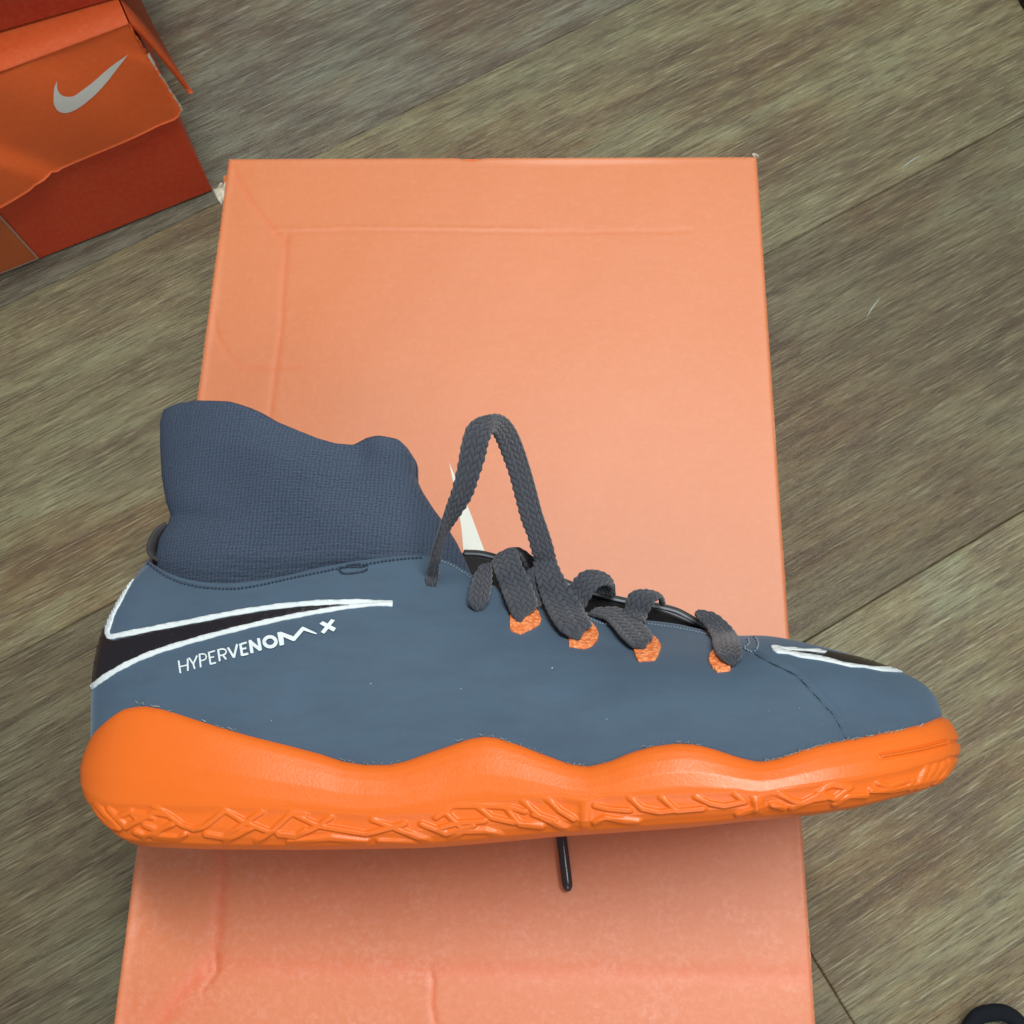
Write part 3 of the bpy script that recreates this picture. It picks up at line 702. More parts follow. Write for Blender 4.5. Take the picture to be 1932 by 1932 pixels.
T3 = np.array([uw(a[1], a[2], a[3] if a[3] > .0009 else .0018) for a in topl]); T3[:, 2] = topl[:, 3]
far_t = [(150, 280, 1056, 0), (175, 281, 1054, -.006), (210, 286, 1050, -.0110), (340, 330, 1060, -.018), (520, 430, 1064, -.021), (690, 600, 1046, -.021), (835, 763, 1036, -.018), (920, 842, 1040, -.013), (955, 877, 1043, -.010), (985, 915, 1046, -.0075), (1040, 980, 1066, -.006), (1090, 1050, 1092, -.005),
         (1140, 1118, 1118, -.0045), (1200, 1177, 1133, -.004), (1270, 1231, 1142, -.004), (1330, 1272, 1151, -.004), (1360, 1302, 1166, -.0035), (1390, 1339, 1188, -.0015), (1420, 1374, 1193, -.0008)]
far_t = np.array(far_t + [(a[0], a[1], a[2], 0) for a in topl[24:]], float)
F3 = np.array([uw(a[1], a[2], a[3] if abs(a[3]) > .0009 else .0018) for a in far_t]); F3[:, 2] = far_t[:, 3]
basepx = lproj(np.stack([pc[:, 0], Vt, pc[:, 1]], 1))[:, 0]
sarc = np.linspace(0, 1, NS)
def sval(xq):                                  # arc position whose wall top shows at xq
    return np.interp(xq, basepx[3:-3], sarc[3:-3])
def table(tb, P3):
    s = sval(tb[:, 0]); s[0] = 0; s[-1] = 1
    s = np.maximum.accumulate(s + np.arange(len(s)) * 1e-6)
    q = np.stack([smooth1(smooth1(np.interp(sarc, s, P3[:, k]), 14), 10) for k in range(3)], 1)
    q[0] = P3[0]; q[-1] = P3[-1]
    return q
TN = table(topl, T3); TF = table(far_t, F3)
cvt = np.interp(basepx, [150, 300, 900, 985, 1050, 1380, 1450, 1700, 1800], [1, 1, .95, .85, .70, .50, .06, .03, .03])
cin = np.interp(basepx, [150, 185, 300, 900, 985, 1050, 1380, 1450, 1700, 1800], [1.1, .75, .22, .35, .5, .72, .86, 1, 1, 1])
la_ = np.interp(basepx, [150, 250, 900, 1300, 1600, 1720, 1800], [.46, .38, .40, .50, .54, .46, .40]); lb_ = np.interp(basepx, [150, 250, 900, 1300, 1600, 1720, 1800], [.34, .30, .36, .44, .50, .46, .42])
NU = 110
cvt, cin, la_, lb_ = (smooth1(smooth1(a_, 16), 12) for a_ in (cvt, cin, la_, lb_))
def upper(top, sgn):
    ins = .0034 - .0019 * heelf
    base = np.stack([pc[:, 0] - nrm[:, 0] * ins, Vt - .0030, (pc[:, 1] - nrm[:, 1] * ins)], 1); base[:, 2] = np.maximum(base[:, 2], 0)
    base[0, 2] = base[-1, 2] = 0
    P0 = base.copy(); P0[:, 2] *= sgn
    d = np.linalg.norm(top - P0, axis=1)
    n3 = np.stack([nrm[:, 0], 0 * nrm[:, 0], nrm[:, 1] * sgn], 1)
    t0_ = n3 * np.interp(basepx, [150, 250, 1000, 1500, 1800], [.17, .10, .16, .22, .16])[:, None] + np.array([0, 1., 0])
    t0_ /= np.linalg.norm(t0_, axis=1)[:, None]
    inw = -n3.copy()
    # over the ridge the surface runs towards the mid plane
    t1_ = inw * cin[:, None] + np.array([0, 1., 0]) * cvt[:, None]
    t1_ /= np.linalg.norm(t1_, axis=1)[:, None]
    C1 = P0 + t0_ * (la_ * d)[:, None]; C2 = top - t1_ * (lb_ * d)[:, None]
    t = np.linspace(0, 1, NU)[:, None, None]
    return (1 - t)**3 * P0 + 3 * (1 - t)**2 * t * C1 + 3 * (1 - t) * t * t * C2 + t**3 * top
UN = upper(TN, 1); UF = upper(TF, -1)
# heel and toe columns share their middle line
mid0 = (UN[:, 0] + UF[:, 0]) / 2; mid0[:, 2] = 0; UN[:, 0] = UF[:, 0] = mid0
mid1 = (UN[:, -1] + UF[:, -1]) / 2; mid1[:, 2] = 0; UN[:, -1] = UF[:, -1] = mid1
UNn = cross_n(UN); UNn *= np.sign(UNn[NU // 2, NS // 2, 2])
upx = lproj(UN.reshape(-1, 3))
seam_px = [(1422.8, 1233.6), (1448.6, 1248.6), (1480.8, 1263.7), (1502, 1274), (1523.8, 1296), (1545.3, 1319.6), (1560.4, 1336.8), (1566.8, 1341.7), (1572.4, 1349), (1586, 1374), (1597.8, 1398)]
sd = seg_dist(upx, seam_px)
dsp = -.00045 * np.exp(-(sd / 2.6)**2) + .00025 * np.exp(-((sd - 7) / 5.)**2)
dsp += wob(UN.reshape(-1, 3), 55.) * .0005 + wob(UN.reshape(-1, 3) + 1, 25.) * .0007
dsp = dsp.reshape(NU, NS); fade = np.minimum(sstep(np.linspace(0, 1, NU) / .12), sstep((1 - np.linspace(0, 1, NU)) / .06 + .25))[:, None] * np.minimum(sstep(sarc / .03), sstep((1 - sarc) / .03))[None]
UN = UN + UNn * (dsp * fade)[:, :, None]
UNn = cross_n(UN); UNn *= np.sign(UNn[NU // 2, NS // 2, 2])
full = np.concatenate([UN, UF[:, ::-1][:, 1:-1]], axis=1); NC = full.shape[1]
UV_ = full.reshape(-1, 3); UFc = grid_faces(NU, NC, close=True)
upo = mesh_obj('upper', UV_, UFc, [M['upper'], M['lining'], M['edge']], shoe)
# merge the toe ridge where both halves meet
bm = bmesh.new(); bm.from_mesh(upo.data); bmesh.ops.remove_doubles(bm, verts=bm.verts, dist=.00003); bm.normal_update(); bm.to_mesh(upo.data); bm.free()
sm_ = upo.modifiers.new('thickness', 'SOLIDIFY'); sm_.thickness = .0013; sm_.offset = -1; sm_.material_offset = 1; sm_.material_offset_rim = 2
tag(upo, 'slate blue synthetic upper')
near = UN.reshape(-1, 3); bvh = BVHTree.FromPolygons([tuple(v) for v in near], grid_faces(NU, NS))
CLv = Vector(CL)
def hit(px_, py_, h=0.0, tree=None):
    d = Vector(lray(px_, py_)); r_ = (tree or bvh).ray_cast(CLv, d)
    if r_[0] is None: return None
    nn = r_[1]
    if nn.dot(d) > 0: nn = -nn
    return np.array(r_[0] + nn * h)
def hit_safe(px_, py_, h):
    q = hit(px_, py_, h)
    if q is not None: return q
    # step back to the outline
    c = np.array([900., 1280.]); p = np.array([px_, py_], float)
    for k in range(1, 30):
        v_ = (c - p); v_ /= np.linalg.norm(v_); q = hit(*(p + v_ * k * .7), h)
        if q is not None: return q
    return uw(px_, py_, .005)

def decal(name, polys, h, mat, parent, step=5.0, skirt=True, dh=0.0):
    vs, fs = [], []
    for i, poly in enumerate(polys):
        poly = [tuple(p[:2]) for p in poly]
        poly = [tuple(p) for p in resample(poly + [poly[0]], 2.5)[:-1]]
        xs = [p[0] for p in poly]; ys = [p[1] for p in poly]
        inn = [(x, y) for x in np.arange(min(xs) + step / 2, max(xs), step) for y in np.arange(min(ys) + step / 2, max(ys), step) if inside((x, y), poly)]
        n_ = len(poly)
        res = delaunay_2d_cdt([Vector(p) for p in poly] + [Vector(p) for p in inn], [(k, (k + 1) % n_) for k in range(n_)], [], 1, 1e-4)
        b_ = len(vs)
        vs += [hit_safe(p[0], p[1], h + dh * i) for p in res[0]]
        tri = [tuple(b_ + k for k in f) for f in res[2]]; fs += tri
        if skirt:
            cnt = {}
            for f in tri:
                for a, c in ((f[0], f[1]), (f[1], f[2]), (f[2], f[0])): cnt[(a, c)] = 1
            bd_ = [e for e in cnt if (e[1], e[0]) not in cnt]
            low = {}
            for e in bd_:
                for k in e:
                    if k not in low: low[k] = len(vs); q = res[0][k - b_]; vs.append(hit_safe(q[0], q[1], -.0002))
            fs += [(e[1], e[0], low[e[0]], low[e[1]]) for e in bd_]
    return mesh_obj(name, vs, fs, mat, parent)
def stroke(pts, w0, w1=None):
    P = np.asarray(pts, float)[:, :2]; w1 = w0 if w1 is None else w1
    ww = np.interp(np.r_[0, np.cumsum(np.linalg.norm(np.diff(P, axis=0), axis=1))], [0, np.linalg.norm(np.diff(P, axis=0), axis=1).sum()], [w0, w1]) / 2
    t_ = np.gradient(P, axis=0); t_ /= np.linalg.norm(t_, axis=1)[:, None]; n_ = np.stack([-t_[:, 1], t_[:, 0]], 1)
    return [tuple(p) for p in P + n_ * ww[:, None]] + [tuple(p) for p in (P - n_ * ww[:, None])[::-1]]
K2 = (127.8, 702.8, .3968)
# heel tick: black field between two white lines
blk = [(192, 1195), (178, 1240), (190, 1265), (215, 1275), (400, 1232), (600, 1196), (800, 1158), (1000, 1126), (1200, 1106), (1400, 1099), (1200, 1126), (1000, 1166), (800, 1212), (600, 1264), (420, 1320), (300, 1368), (200, 1425), (118, 1480), (104, 1478), (108, 1420), (126, 1325), (155, 1230)]
blk_d = decal('tick_logo', [crop(blk, *K2)], .00018, M['print_black'], shoe, 5); tag(blk_d, 'black tick with white outline on the heel')
up_l = catmull(crop([(306, 982), (282, 1025), (255, 1075), (215, 1150), (192, 1215), (190, 1240), (203, 1257), (240, 1251), (400, 1220), (600, 1182), (800, 1143), (1000, 1113), (1200, 1096), (1400, 1093), (1545, 1100)], *K2), 120)
lo_l = catmull(crop([(112, 1497), (128, 1486), (200, 1435), (300, 1380), (420, 1330), (600, 1275), (800, 1222), (1000, 1175), (1200, 1137), (1400, 1108), (1545, 1101)], *K2), 120)
wj = 1 + .10 * np.sin(np.arange(120) * .6) + .07 * np.sin(np.arange(120) * 1.7 + 1)
def vstroke(P, w_, jt):
    t_ = np.gradient(P, axis=0); t_ /= np.linalg.norm(t_, axis=1)[:, None]; n_ = np.stack([-t_[:, 1], t_[:, 0]], 1)
    return [tuple(p) for p in P + n_ * (w_ * jt / 2)[:, None]] + [tuple(p) for p in (P - n_ * (w_ * jt / 2)[:, None])[::-1]]
wl = np.interp(np.arange(120), [0, 12, 25, 90, 119], [5.5, 6.5, 9, 9.0, 9.5]); wl2 = np.interp(np.arange(120), [0, 90, 119], [9.5, 8.0, 6])
o = decal('tick_outline', [vstroke(up_l, wl, wj), vstroke(lo_l, wl2, wj[::-1])], .00034, M['print_white'], blk_d, 4, dh=.00005)
# lettering
KL = (319.4, 1150., .17197)
def circ(cx, cy, rx, ry, n_=28, a0=0, a1=2 * math.pi): return [(cx + rx * math.cos(a0 + (a1 - a0) * k / n_), cy + ry * math.sin(a0 + (a1 - a0) * k / n_)) for k in range(n_ + 1)]
LET = [([(106, 562), (126, 702)], 19), ([(205, 542), (208, 678)], 19), ([(124, 630), (207, 611)], 14),
       ([(219, 532), (268, 602)], 18), ([(310, 508), (268, 602)], 18), ([(267, 598), (284, 656)], 18),
       ([(335, 490), (350, 640)], 19), ([(337, 497), (372, 490), (400, 497), (413, 520), (404, 548), (380, 560), (345, 567)], 15),
       ([(437, 470), (458, 606)], 19), ([(437, 478), (507, 458)], 16), ([(447, 535), (500, 522)], 15), ([(456, 604), (521, 586)], 18),
       ([(541, 442), (560, 574)], 21), ([(543, 449), (590, 437), (622, 448), (632, 470), (620, 494), (595, 505), (556, 512)], 17), ([(590, 503), (632, 554)], 20),
       ([(648, 422), (716, 534)], 24), ([(750, 386), (714, 534)], 24),
       ([(785, 380), (806, 516)], 28), ([(788, 387), (856, 369)], 21), ([(798, 442), (852, 430)], 20), ([(806, 507), (874, 490)], 25),
       ([(893, 342), (914, 486)], 35), ([(888, 356), (1008, 452)], 36), ([(984, 322), (1008, 458)], 33)]
polys = [stroke(crop(p, *KL), w_ * KL[2]) for p, w_ in LET]
ringo = circ(1112, 362, 84, 73); ringi = circ(1112, 362, 44, 36)
h_ = len(ringo) // 2
polys += [crop(ringo[:h_ + 1] + ringi[:h_ + 1][::-1], *KL), crop(ringo[h_:] + ringi[h_:][::-1], *KL)]
polys += [crop([(1190, 262), (1232, 252), (1255, 270), (1266, 395), (1218, 406)], *KL), crop([(1215, 256), (1240, 256), (1366, 303), (1378, 358), (1358, 352), (1248, 305)], *KL),
          crop([(1366, 305), (1462, 198), (1490, 212), (1480, 240), (1378, 358)], *KL), crop([(1468, 196), (1490, 205), (1626, 270), (1616, 281), (1470, 236)], *KL),
          crop([(1652, 166), (1690, 138), (1834, 214), (1806, 252)], *KL), crop([(1780, 116), (1822, 128), (1706, 276), (1666, 258)], *KL)]
o = decal('lettering', polys, .00022, M['print_white'], shoe, 4, skirt=False, dh=.000012); tag(o, 'white word HYPERVENOM X rising towards the toe')
# toe tick
KT = (1405.6, 1182., .21495)
blkt = [(286, 200), (440, 206), (560, 213), (680, 232), (720, 214), (900, 250), (1100, 288), (1220, 318), (1345, 362), (1350, 378), (1270, 366), (1120, 362), (1000, 344), (850, 318), (760, 288), (650, 258), (500, 243), (400, 226)]
tt_d = decal('tick_logo', [crop(blkt, *KT)], .00018, M['print_black'], shoe, 4); tag(tt_d, 'black tick with white outline on top of the toe')
tw1 = [(228, 178), (250, 168), (300, 175), (350, 188), (430, 188), (520, 204), (640, 200), (720, 224), (700, 236), (620, 228), (540, 218), (440, 214), (380, 212), (300, 200), (290, 220), (245, 212)]
tw2 = [(240, 205), (300, 196), (400, 222), (500, 240), (650, 262), (760, 288), (850, 318), (1000, 342), (1120, 358), (1270, 362), (1350, 374), (1420, 403), (1330, 401), (1200, 393), (1050, 362), (930, 358), (780, 322), (650, 296), (480, 273), (380, 243), (280, 236)]
o = decal('tick_outline', [crop(tw1, *KT), crop(tw2, *KT)], .00034, M['print_white'], tt_d, 3.5, dh=.00005)
# both prints carry on round the far side
def patch(name, i0, i1, t0f, t1f, h, mat, parent, side):
    S_ = UN if side > 0 else UF; N_ = UNn if side > 0 else None
    if N_ is None:
        N_ = cross_n(UF); N_ *= -np.sign(N_[NU // 2, NS // 2, 2])
    idx = np.linspace(i0, i1, 30).astype(int); vs = []
    for i in idx:
        a, b_ = t0f(i), t1f(i)
        for k in range(16):
            f_ = (a + (b_ - a) * k / 15) * (NU - 1); k0 = int(min(f_, NU - 2)); r_ = f_ - k0
            p = S_[k0, i] * (1 - r_) + S_[k0 + 1, i] * r_; vs.append(p + N_[k0, i] * h)
    return mesh_obj(name, vs, grid_faces(30, 16), mat, parent)
def tpar(i, pyv):                              # row at which column i shows at height pyv
    q = lproj(UN[:, i]); return float(np.interp(-pyv, -q[:, 1], np.linspace(0, 1, NU)))
ia = int(np.argmin(lproj(UN[NU // 2])[:, 0]))
patch('heel_print', 0, ia + 4, lambda i: tpar(ia, 1290), lambda i: tpar(ia, 1192), .00013, M['print_black'], blk_d, 1)
patch('heel_print', 0, 60, lambda i: tpar(ia, 1290), lambda i: tpar(ia, 1192), .00013, M['print_black'], blk_d, -1)
# toe seam
sp_ = resample(seam_px, 2.0)
vs = []
for k, p in enumerate(sp_):
    jx = .35 * math.sin(k * 1.3); wv_ = .8 + .5 * math.sin(k * .37)
    t_ = sp_[min(k + 1, len(sp_) - 1)] - sp_[max(k - 1, 0)]; t_ /= np.linalg.norm(t_); n_ = np.array([-t_[1], t_[0]])
    for s_ in (-1, 1): vs.append(hit_safe(*(p + n_ * (jx + s_ * wv_)), .00006))
mesh_obj('toe_seam', vs, [(2 * k, 2 * k + 1, 2 * k + 3, 2 * k + 2) for k in range(len(sp_) - 1)], M['seam'], shoe)
# stitching
def stitches(name, lines, mat, ln=5.2, gap_=2.2, r_=.00036, parent=shoe):
    vs, fs = [], []
    for L_ in lines:
        P = resample(catmull(L_, 80), .25); i = 0; step_ = int((ln + gap_) / .25); li = int(ln / .25)
        for i in range(0, len(P) - li, step_):
            b_ = len(vs); a = P[i] + rng.normal(0, .25, 2); c = P[i + li] + rng.normal(0, .25, 2)
            nseg, nr_ = 5, 6
            A = hit_safe(*a, 0); C = hit_safe(*c, 0); mid_ = hit_safe(*((a + c) / 2), .00030)
            ax = C - A; l_ = np.linalg.norm(ax); ax /= max(l_, 1e-9); s1_ = np.cross(ax, CL - A); s1_ /= np.linalg.norm(s1_); s2_ = np.cross(s1_, ax)
            for k in range(nseg):
                t = k / (nseg - 1); cc = (1 - t)**2 * A + 2 * t * (1 - t) * (mid_ * 2 - (A + C) / 2) + t * t * C; rad = r_ * (.35 + .65 * math.sin(math.pi * (.12 + .76 * t)))
                for j in range(nr_): an = 2 * math.pi * j / nr_; vs.append(cc + s1_ * rad * math.cos(an) + s2_ * rad * math.sin(an))
            for k in range(nseg - 1):
                for j in range(nr_): fs.append((b_ + k * nr_ + j, b_ + k * nr_ + (j + 1) % nr_, b_ + (k + 1) * nr_ + (j + 1) % nr_, b_ + (k + 1) * nr_ + j))
            fs.append(tuple(b_ + j for j in range(nr_))[::-1]); fs.append(tuple(b_ + (nseg - 1) * nr_ + j for j in range(nr_)))
    o_ = mesh_obj(name, vs, fs, mat, parent); tag(o_, kind='stuff'); return o_
col_st = crop([(378, 908), (460, 965), (550, 1003), (640, 1022), (740, 1030), (820, 1028), (900, 1015), (1000, 994), (1100, 972), (1200, 952), (1280, 935), (1430, 912), (1550, 893), (1700, 880)], *K2)
stitches('collar_stitching', [col_st], M['stitch'])
stitches('collar_stitching', [crop([(1290, 930), (1330, 928), (1400, 926), (1435, 915)], *K2), crop([(1290, 938), (1310, 958), (1400, 950), (1430, 935)], *K2), crop([(1325, 920), (1400, 912)], *K2)], M['stitch'], 3.4, .6)
stitches('throat_stitching', [[(1108, 1165.5), (1131.7, 1177), (1151.6, 1180)], [(1222, 1178.4), (1250.8, 1182), (1284.5, 1187), (1314, 1193), (1344, 1201)], [(831.7, 1058.6), (848, 1065), (864.7, 1075), (878, 1082.6), (889.5, 1091.6)],
                              [(1411, 1205), (1414, 1215), (1404, 1223)], [(1423, 1201), (1431, 1213), (1427, 1227), (1421, 1232)], [(1404, 1223), (1412, 1228), (1421, 1232)]], M['stitch_pale'], 4.4, 1.6, .00026)

# tongue inside the throat
th_px = [(800, 1046), (860, 1062), (915, 1085), (980, 1105), (1050, 1128), (1120, 1147), (1180, 1157), (1240, 1162), (1290, 1172), (1330, 1190), (1360, 1200)]
tp_ = catmull(th_px, 70); vs = []
for k, p in enumerate(tp_):
    c = uw(p[0], p[1], .002); wid = np.interp(k, [0, 20, 55, 69], [.014, .010, .007, .002])
    for j in range(15):
        a = (j / 14 - .5) * 2; vs.append((c[0], c[1] - .0018 - .004 * max(0, 1 - k / 22) - a * a * (.0045 if a < 0 else .0030) + .0003 * math.sin(k * .9 + j),   .0012 + a * wid))
o = mesh_obj('tongue', vs, grid_faces(70, 15), M['lining'], shoe); o.modifiers.new('t', 'SOLIDIFY').thickness = .0012
# far eyestay: a thick cut edge with a pale line
def tube(name, P, r_, mat, parent, n_=8, flat=1.0, ax=None):
    P = np.asarray(P, float); t_ = np.gradient(P, axis=0); t_ /= np.linalg.norm(t_, axis=1)[:, None] + 1e-12
    vs = []; upv = np.array([0, 0, 1.]) if ax is None else np.asarray(ax, float)
    rr_ = r_ if hasattr(r_, '__len__') else [r_] * len(P)
    for k in range(len(P)):
        a = np.cross(t_[k], upv); a /= np.linalg.norm(a) + 1e-12; b_ = np.cross(a, t_[k])
        for j in range(n_): an = 2 * math.pi * j / n_; vs.append(P[k] + (a * math.cos(an) + b_ * math.sin(an) * flat) * rr_[k])
    fs = grid_faces(len(P), n_, close=True) + [tuple(range(n_))[::-1], tuple(range((len(P) - 1) * n_, len(P) * n_))]
    return mesh_obj(name, vs, fs, mat, parent)
fe = catmull([tuple(uw(a[1], a[2] + 1, a[3])) for a in far_t[8:18]], 90)
o = tube('eyestay_edge', fe, .00120, M['lining'], shoe); tag(o, 'thick dark cut edge on the far side of the lacing')
tube('edge_line', fe + np.array([0, -.0004, .0009]), .00050, M['edge_light'], o, 6)
tube('edge_line', fe + np.array([0, .0008, .0004]), .00034, M['edge_light'], o, 6)
# heel pull tab
pt_px = [(304, 1062, .004), (292, 1054, .003), (288, 1040, .002), (293, 1022, .0), (304, 1006, -.001), (322, 994, -.002)]
P = catmull([tuple(uw(*p)) for p in pt_px], 30); vs = []
for p in P:
    for s_ in (-.005, .004): vs.append((p[0], p[1], p[2] + s_))
o = mesh_obj('pull_tab', vs, [(2 * k, 2 * k + 1, 2 * k + 3, 2 * k + 2) for k in range(29)], M['lining'], shoe); mo = o.modifiers.new('t', 'SOLIDIFY'); mo.thickness = .0009; mo.offset = 0

# ------------------------------------------------------------------ sock collar
Lp = np.array([(0, 296, 1120), (.16, 291, 1062), (.26, 300, 1018), (.33, 317, 988), (.37, 322, 972), (.48, 313, 945), (.66, 305, 898), (.80, 302, 842), (.93, 302, 795), (1, 308, 774)])
Rp = np.array([(0, 905, 1120), (.16, 880, 1062), (.30, 862, 1024), (.42, 842, 992), (.55, 818, 960), (.68, 798, 929), (.80, 785, 901), (.90, 785, 870), (1, 770, 847)])
topc = np.array([(0, 308, 774), (.05, 330, 764), (.13, 366, 760), (.25, 425, 764), (.34, 465, 774), (.40, 493, 784), (.47, 524.6, 800), (.55, 564, 816), (.64, 604, 831.8), (.71, 636, 839), (.79, 675, 840.5), (.855, 703, 830.6), (.895, 723, 828), (.95, 755, 834), (1, 770, 847)])
NA, NV = 260, 150
vs, uvs = [], []
tv = np.linspace(0, 1, NV)
ang = np.linspace(0, 2 * math.pi, NA, endpoint=False)
cc = (1 - np.cos(ang)) / 2
def sock_pt(c, t, w_, far):
    xl = np.interp(t, Lp[:, 0], Lp[:, 1]); xr = np.interp(t, Rp[:, 0], Rp[:, 1]); yl = np.interp(t, Lp[:, 0], Lp[:, 2]); yr = np.interp(t, Rp[:, 0], Rp[:, 2])
    xt = np.interp(c, topc[:, 0], topc[:, 1]); yt = np.interp(c, topc[:, 0], topc[:, 2])
    cl = (xt - 308) / (770 - 308)
    e = t ** 1.6; ce = c * (1 - e) + cl * e
    x = xl + (xr - xl) * ce
    ylin = yl + (yr - yl) * ce; ytl = 774 + (847 - 774) * ce
    y = ylin + (yt - ytl) * t ** 1.3 + 10 * math.sin(math.pi * ce) * (1 - t)
    return x, y
rimrows = 10
SV = np.zeros((NV + rimrows, NA, 3)); SUV = np.zeros((NV + rimrows, NA, 2))
for k in range(NV):
    t = tv[k]
    fm = .7
    hw = np.interp(t, [0, .2, .4, .8, 1], [.0150, .0185, .0185, .0190, .0165]); wc = .0015 - .010 * t
    for j in range(NA):
        s_ = math.sin(ang[j]); ww = wc + hw * math.copysign(abs(s_) ** .72, s_)
        x, y = sock_pt(cc[j], t, ww, s_ < 0)
        q = uw(x, y, wc + .92 * hw * abs(s_) ** .72)
        fold = .0012 * math.sin(cc[j] * 9 + t * 5) * (1 - t * .3) + .0009 * math.sin(cc[j] * 17 - t * 9)
        fold += .0022 * math.exp(-((cc[j] - .90) / .09)**2 - ((t - .93) / .10)**2) - .0020 * math.exp(-((cc[j] - .78) / .07)**2 - ((t - .95) / .12)**2)
        fold += -.0030 * math.exp(-((cc[j] - .03) / .10)**2 - ((t - .36) / .06)**2)
        rdge = .00007 * math.sin(y * .42 + 1.6 * math.sin(x * .023) + .8 * math.sin(x * .061)) * (1 + .8 * math.sin(x * .33 + y * .2)) * (1 - sstep(np.array((t - .15) / .35)))
        SV[k, j] = (q[0], q[1], ww + (fold * fm + rdge + .00016 * math.sin(x * 1.1 + 2 * math.sin(y * .21)) * math.sin(y * 1.0 + 2 * math.sin(x * .17))) * abs(s_) * (1 if s_ > 0 else .5)); SUV[k, j] = (q[0] * 1000 * (1 if s_ >= 0 else 1) + (0 if s_ >= 0 else 300), q[1] * 1000)
cen = SV[NV - 1].mean(axis=0)
for r_ in range(rimrows):
    a = (r_ + 1) / rimrows
    q = SV[NV - 1].copy(); inn_ = (cen - q); inn_[:, 1] = 0; l_ = np.linalg.norm(inn_, axis=1)[:, None] + 1e-9
    q = q + inn_ / l_ * np.minimum(.0024 * math.sin(min(a * 3, 1) * math.pi / 2), l_ * .9); q[:, 1] += .0008 * math.sin(min(a * 3, 1) * math.pi) - max(0, a - .3) * .022
    SV[NV + r_] = q; SUV[NV + r_] = SUV[NV - 1] + (0, 20 * a)
o = mesh_obj('sock_collar', SV.reshape(-1, 3), grid_faces(NV + rimrows, NA, close=True), M['knit'], shoe, uvs=SUV.reshape(-1, 2)); tag(o, 'navy knitted ankle sock collar')
sock_o = o

# ------------------------------------------------------------------ laces
edge_px = lproj(TN); edge_w = TN[:, 2]; _o = np.argsort(edge_px[:, 0]); edge_px = edge_px[_o]; edge_w = edge_w[_o]
def rib_point(px_, py_, spec):
    if isinstance(spec, tuple):
        d_ = Vector(lray(px_, py_)); r0 = bvh.ray_cast(CLv, d_); q = None
        if r0[0] is not None: q = np.array(r0[0] - d_ * (spec[0] / max(.62, abs(r0[1].dot(d_)))))
        return q if q is not None else uw(px_, py_, float(np.interp(px_, edge_px[:, 0], edge_w)) + spec[0])
    return uw(px_, py_, spec)
def lace(name, rowsd, parent=shoe, th=.00075, label=None, pitch=.0023, nacr=30, step_=.00030, mat=None, amp=.00055, cols=5):
    E_ = []
    for lx, ly, rx, ry, sl, sr in rowsd:
        E_.append(np.r_[rib_point(lx, ly, sl), rib_point(rx, ry, sr)])
    E_ = catmull(np.array(E_), 400)
    c = (E_[:, :3] + E_[:, 3:]) / 2; d = np.r_[0, np.cumsum(np.linalg.norm(np.diff(c, axis=0), axis=1))]
    n_ = max(8, int(d[-1] / step_)); ts = np.linspace(0, d[-1], n_)
    E_ = np.stack([np.interp(ts, d, E_[:, k]) for k in range(6)], 1)
    L_, R_ = E_[:, :3], E_[:, 3:]; c = (L_ + R_) / 2; t_ = np.gradient(c, axis=0); t_ /= np.linalg.norm(t_, axis=1)[:, None] + 1e-12
    ac = R_ - L_; wd = np.linalg.norm(ac, axis=1)[:, None]; acn = ac / (wd + 1e-12); nn = np.cross(t_, acn); nn /= np.linalg.norm(nn, axis=1)[:, None] + 1e-12
    if (nn * (CL - c)).sum(1).mean() < 0: sgn = -1
    else: sgn = 1
    vs = np.zeros((n_, 2 * nacr, 3)); ht = np.zeros((n_, 2 * nacr))
    for s_ in (0, 1):
        for j in range(nacr):
            a = (j + .5) / nacr if s_ == 0 else 1 - (j + .5) / nacr
            env = (1 - abs(2 * a - 1) ** 4) ** .5
            col_ = a * cols; ci = int(col_); fr = col_ - ci
            sl_ = 1 if ci % 2 == 0 else -1
            ph = ts / pitch + sl_ * (fr - .5) * .8 + (.5 if ci % 2 else 0) + .10 * wob(c, 500.)
            bumpf = np.abs(np.sin(math.pi * ph)) ** .7 * (math.sin(math.pi * fr) ** .45)
            off_ = (th * env + amp * (bumpf - .6) * (.4 + .6 * env))
            ed = .0 if 0 < j < nacr - 1 else .00016
            vs[:, s_ * nacr + j] = L_ + ac * a + nn * ((1 if s_ == 0 else -1) * sgn * off_)[:, None] + acn * ((a - .5) * 2 * ed * np.sin(ts / pitch * 2 * math.pi))[:, None]
            ht[:, s_ * nacr + j] = bumpf
    fs = grid_faces(n_, 2 * nacr, close=True, flip=sgn < 0) + [tuple(range(2 * nacr)), tuple(range((n_ - 1) * 2 * nacr, n_ * 2 * nacr))[::-1]]
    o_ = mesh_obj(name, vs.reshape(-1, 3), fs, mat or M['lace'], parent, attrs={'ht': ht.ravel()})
    if label: tag(o_, label)
    return o_
K3 = (766.7, 734.7, .2976)
def LR(rows_, K):
    return [crop([(a, b_)], *K)[0] + crop([(c, d)], *K)[0] + (sl, sr) for a, b_, c, d, sl, sr in rows_]
S = lambda h: (h,)
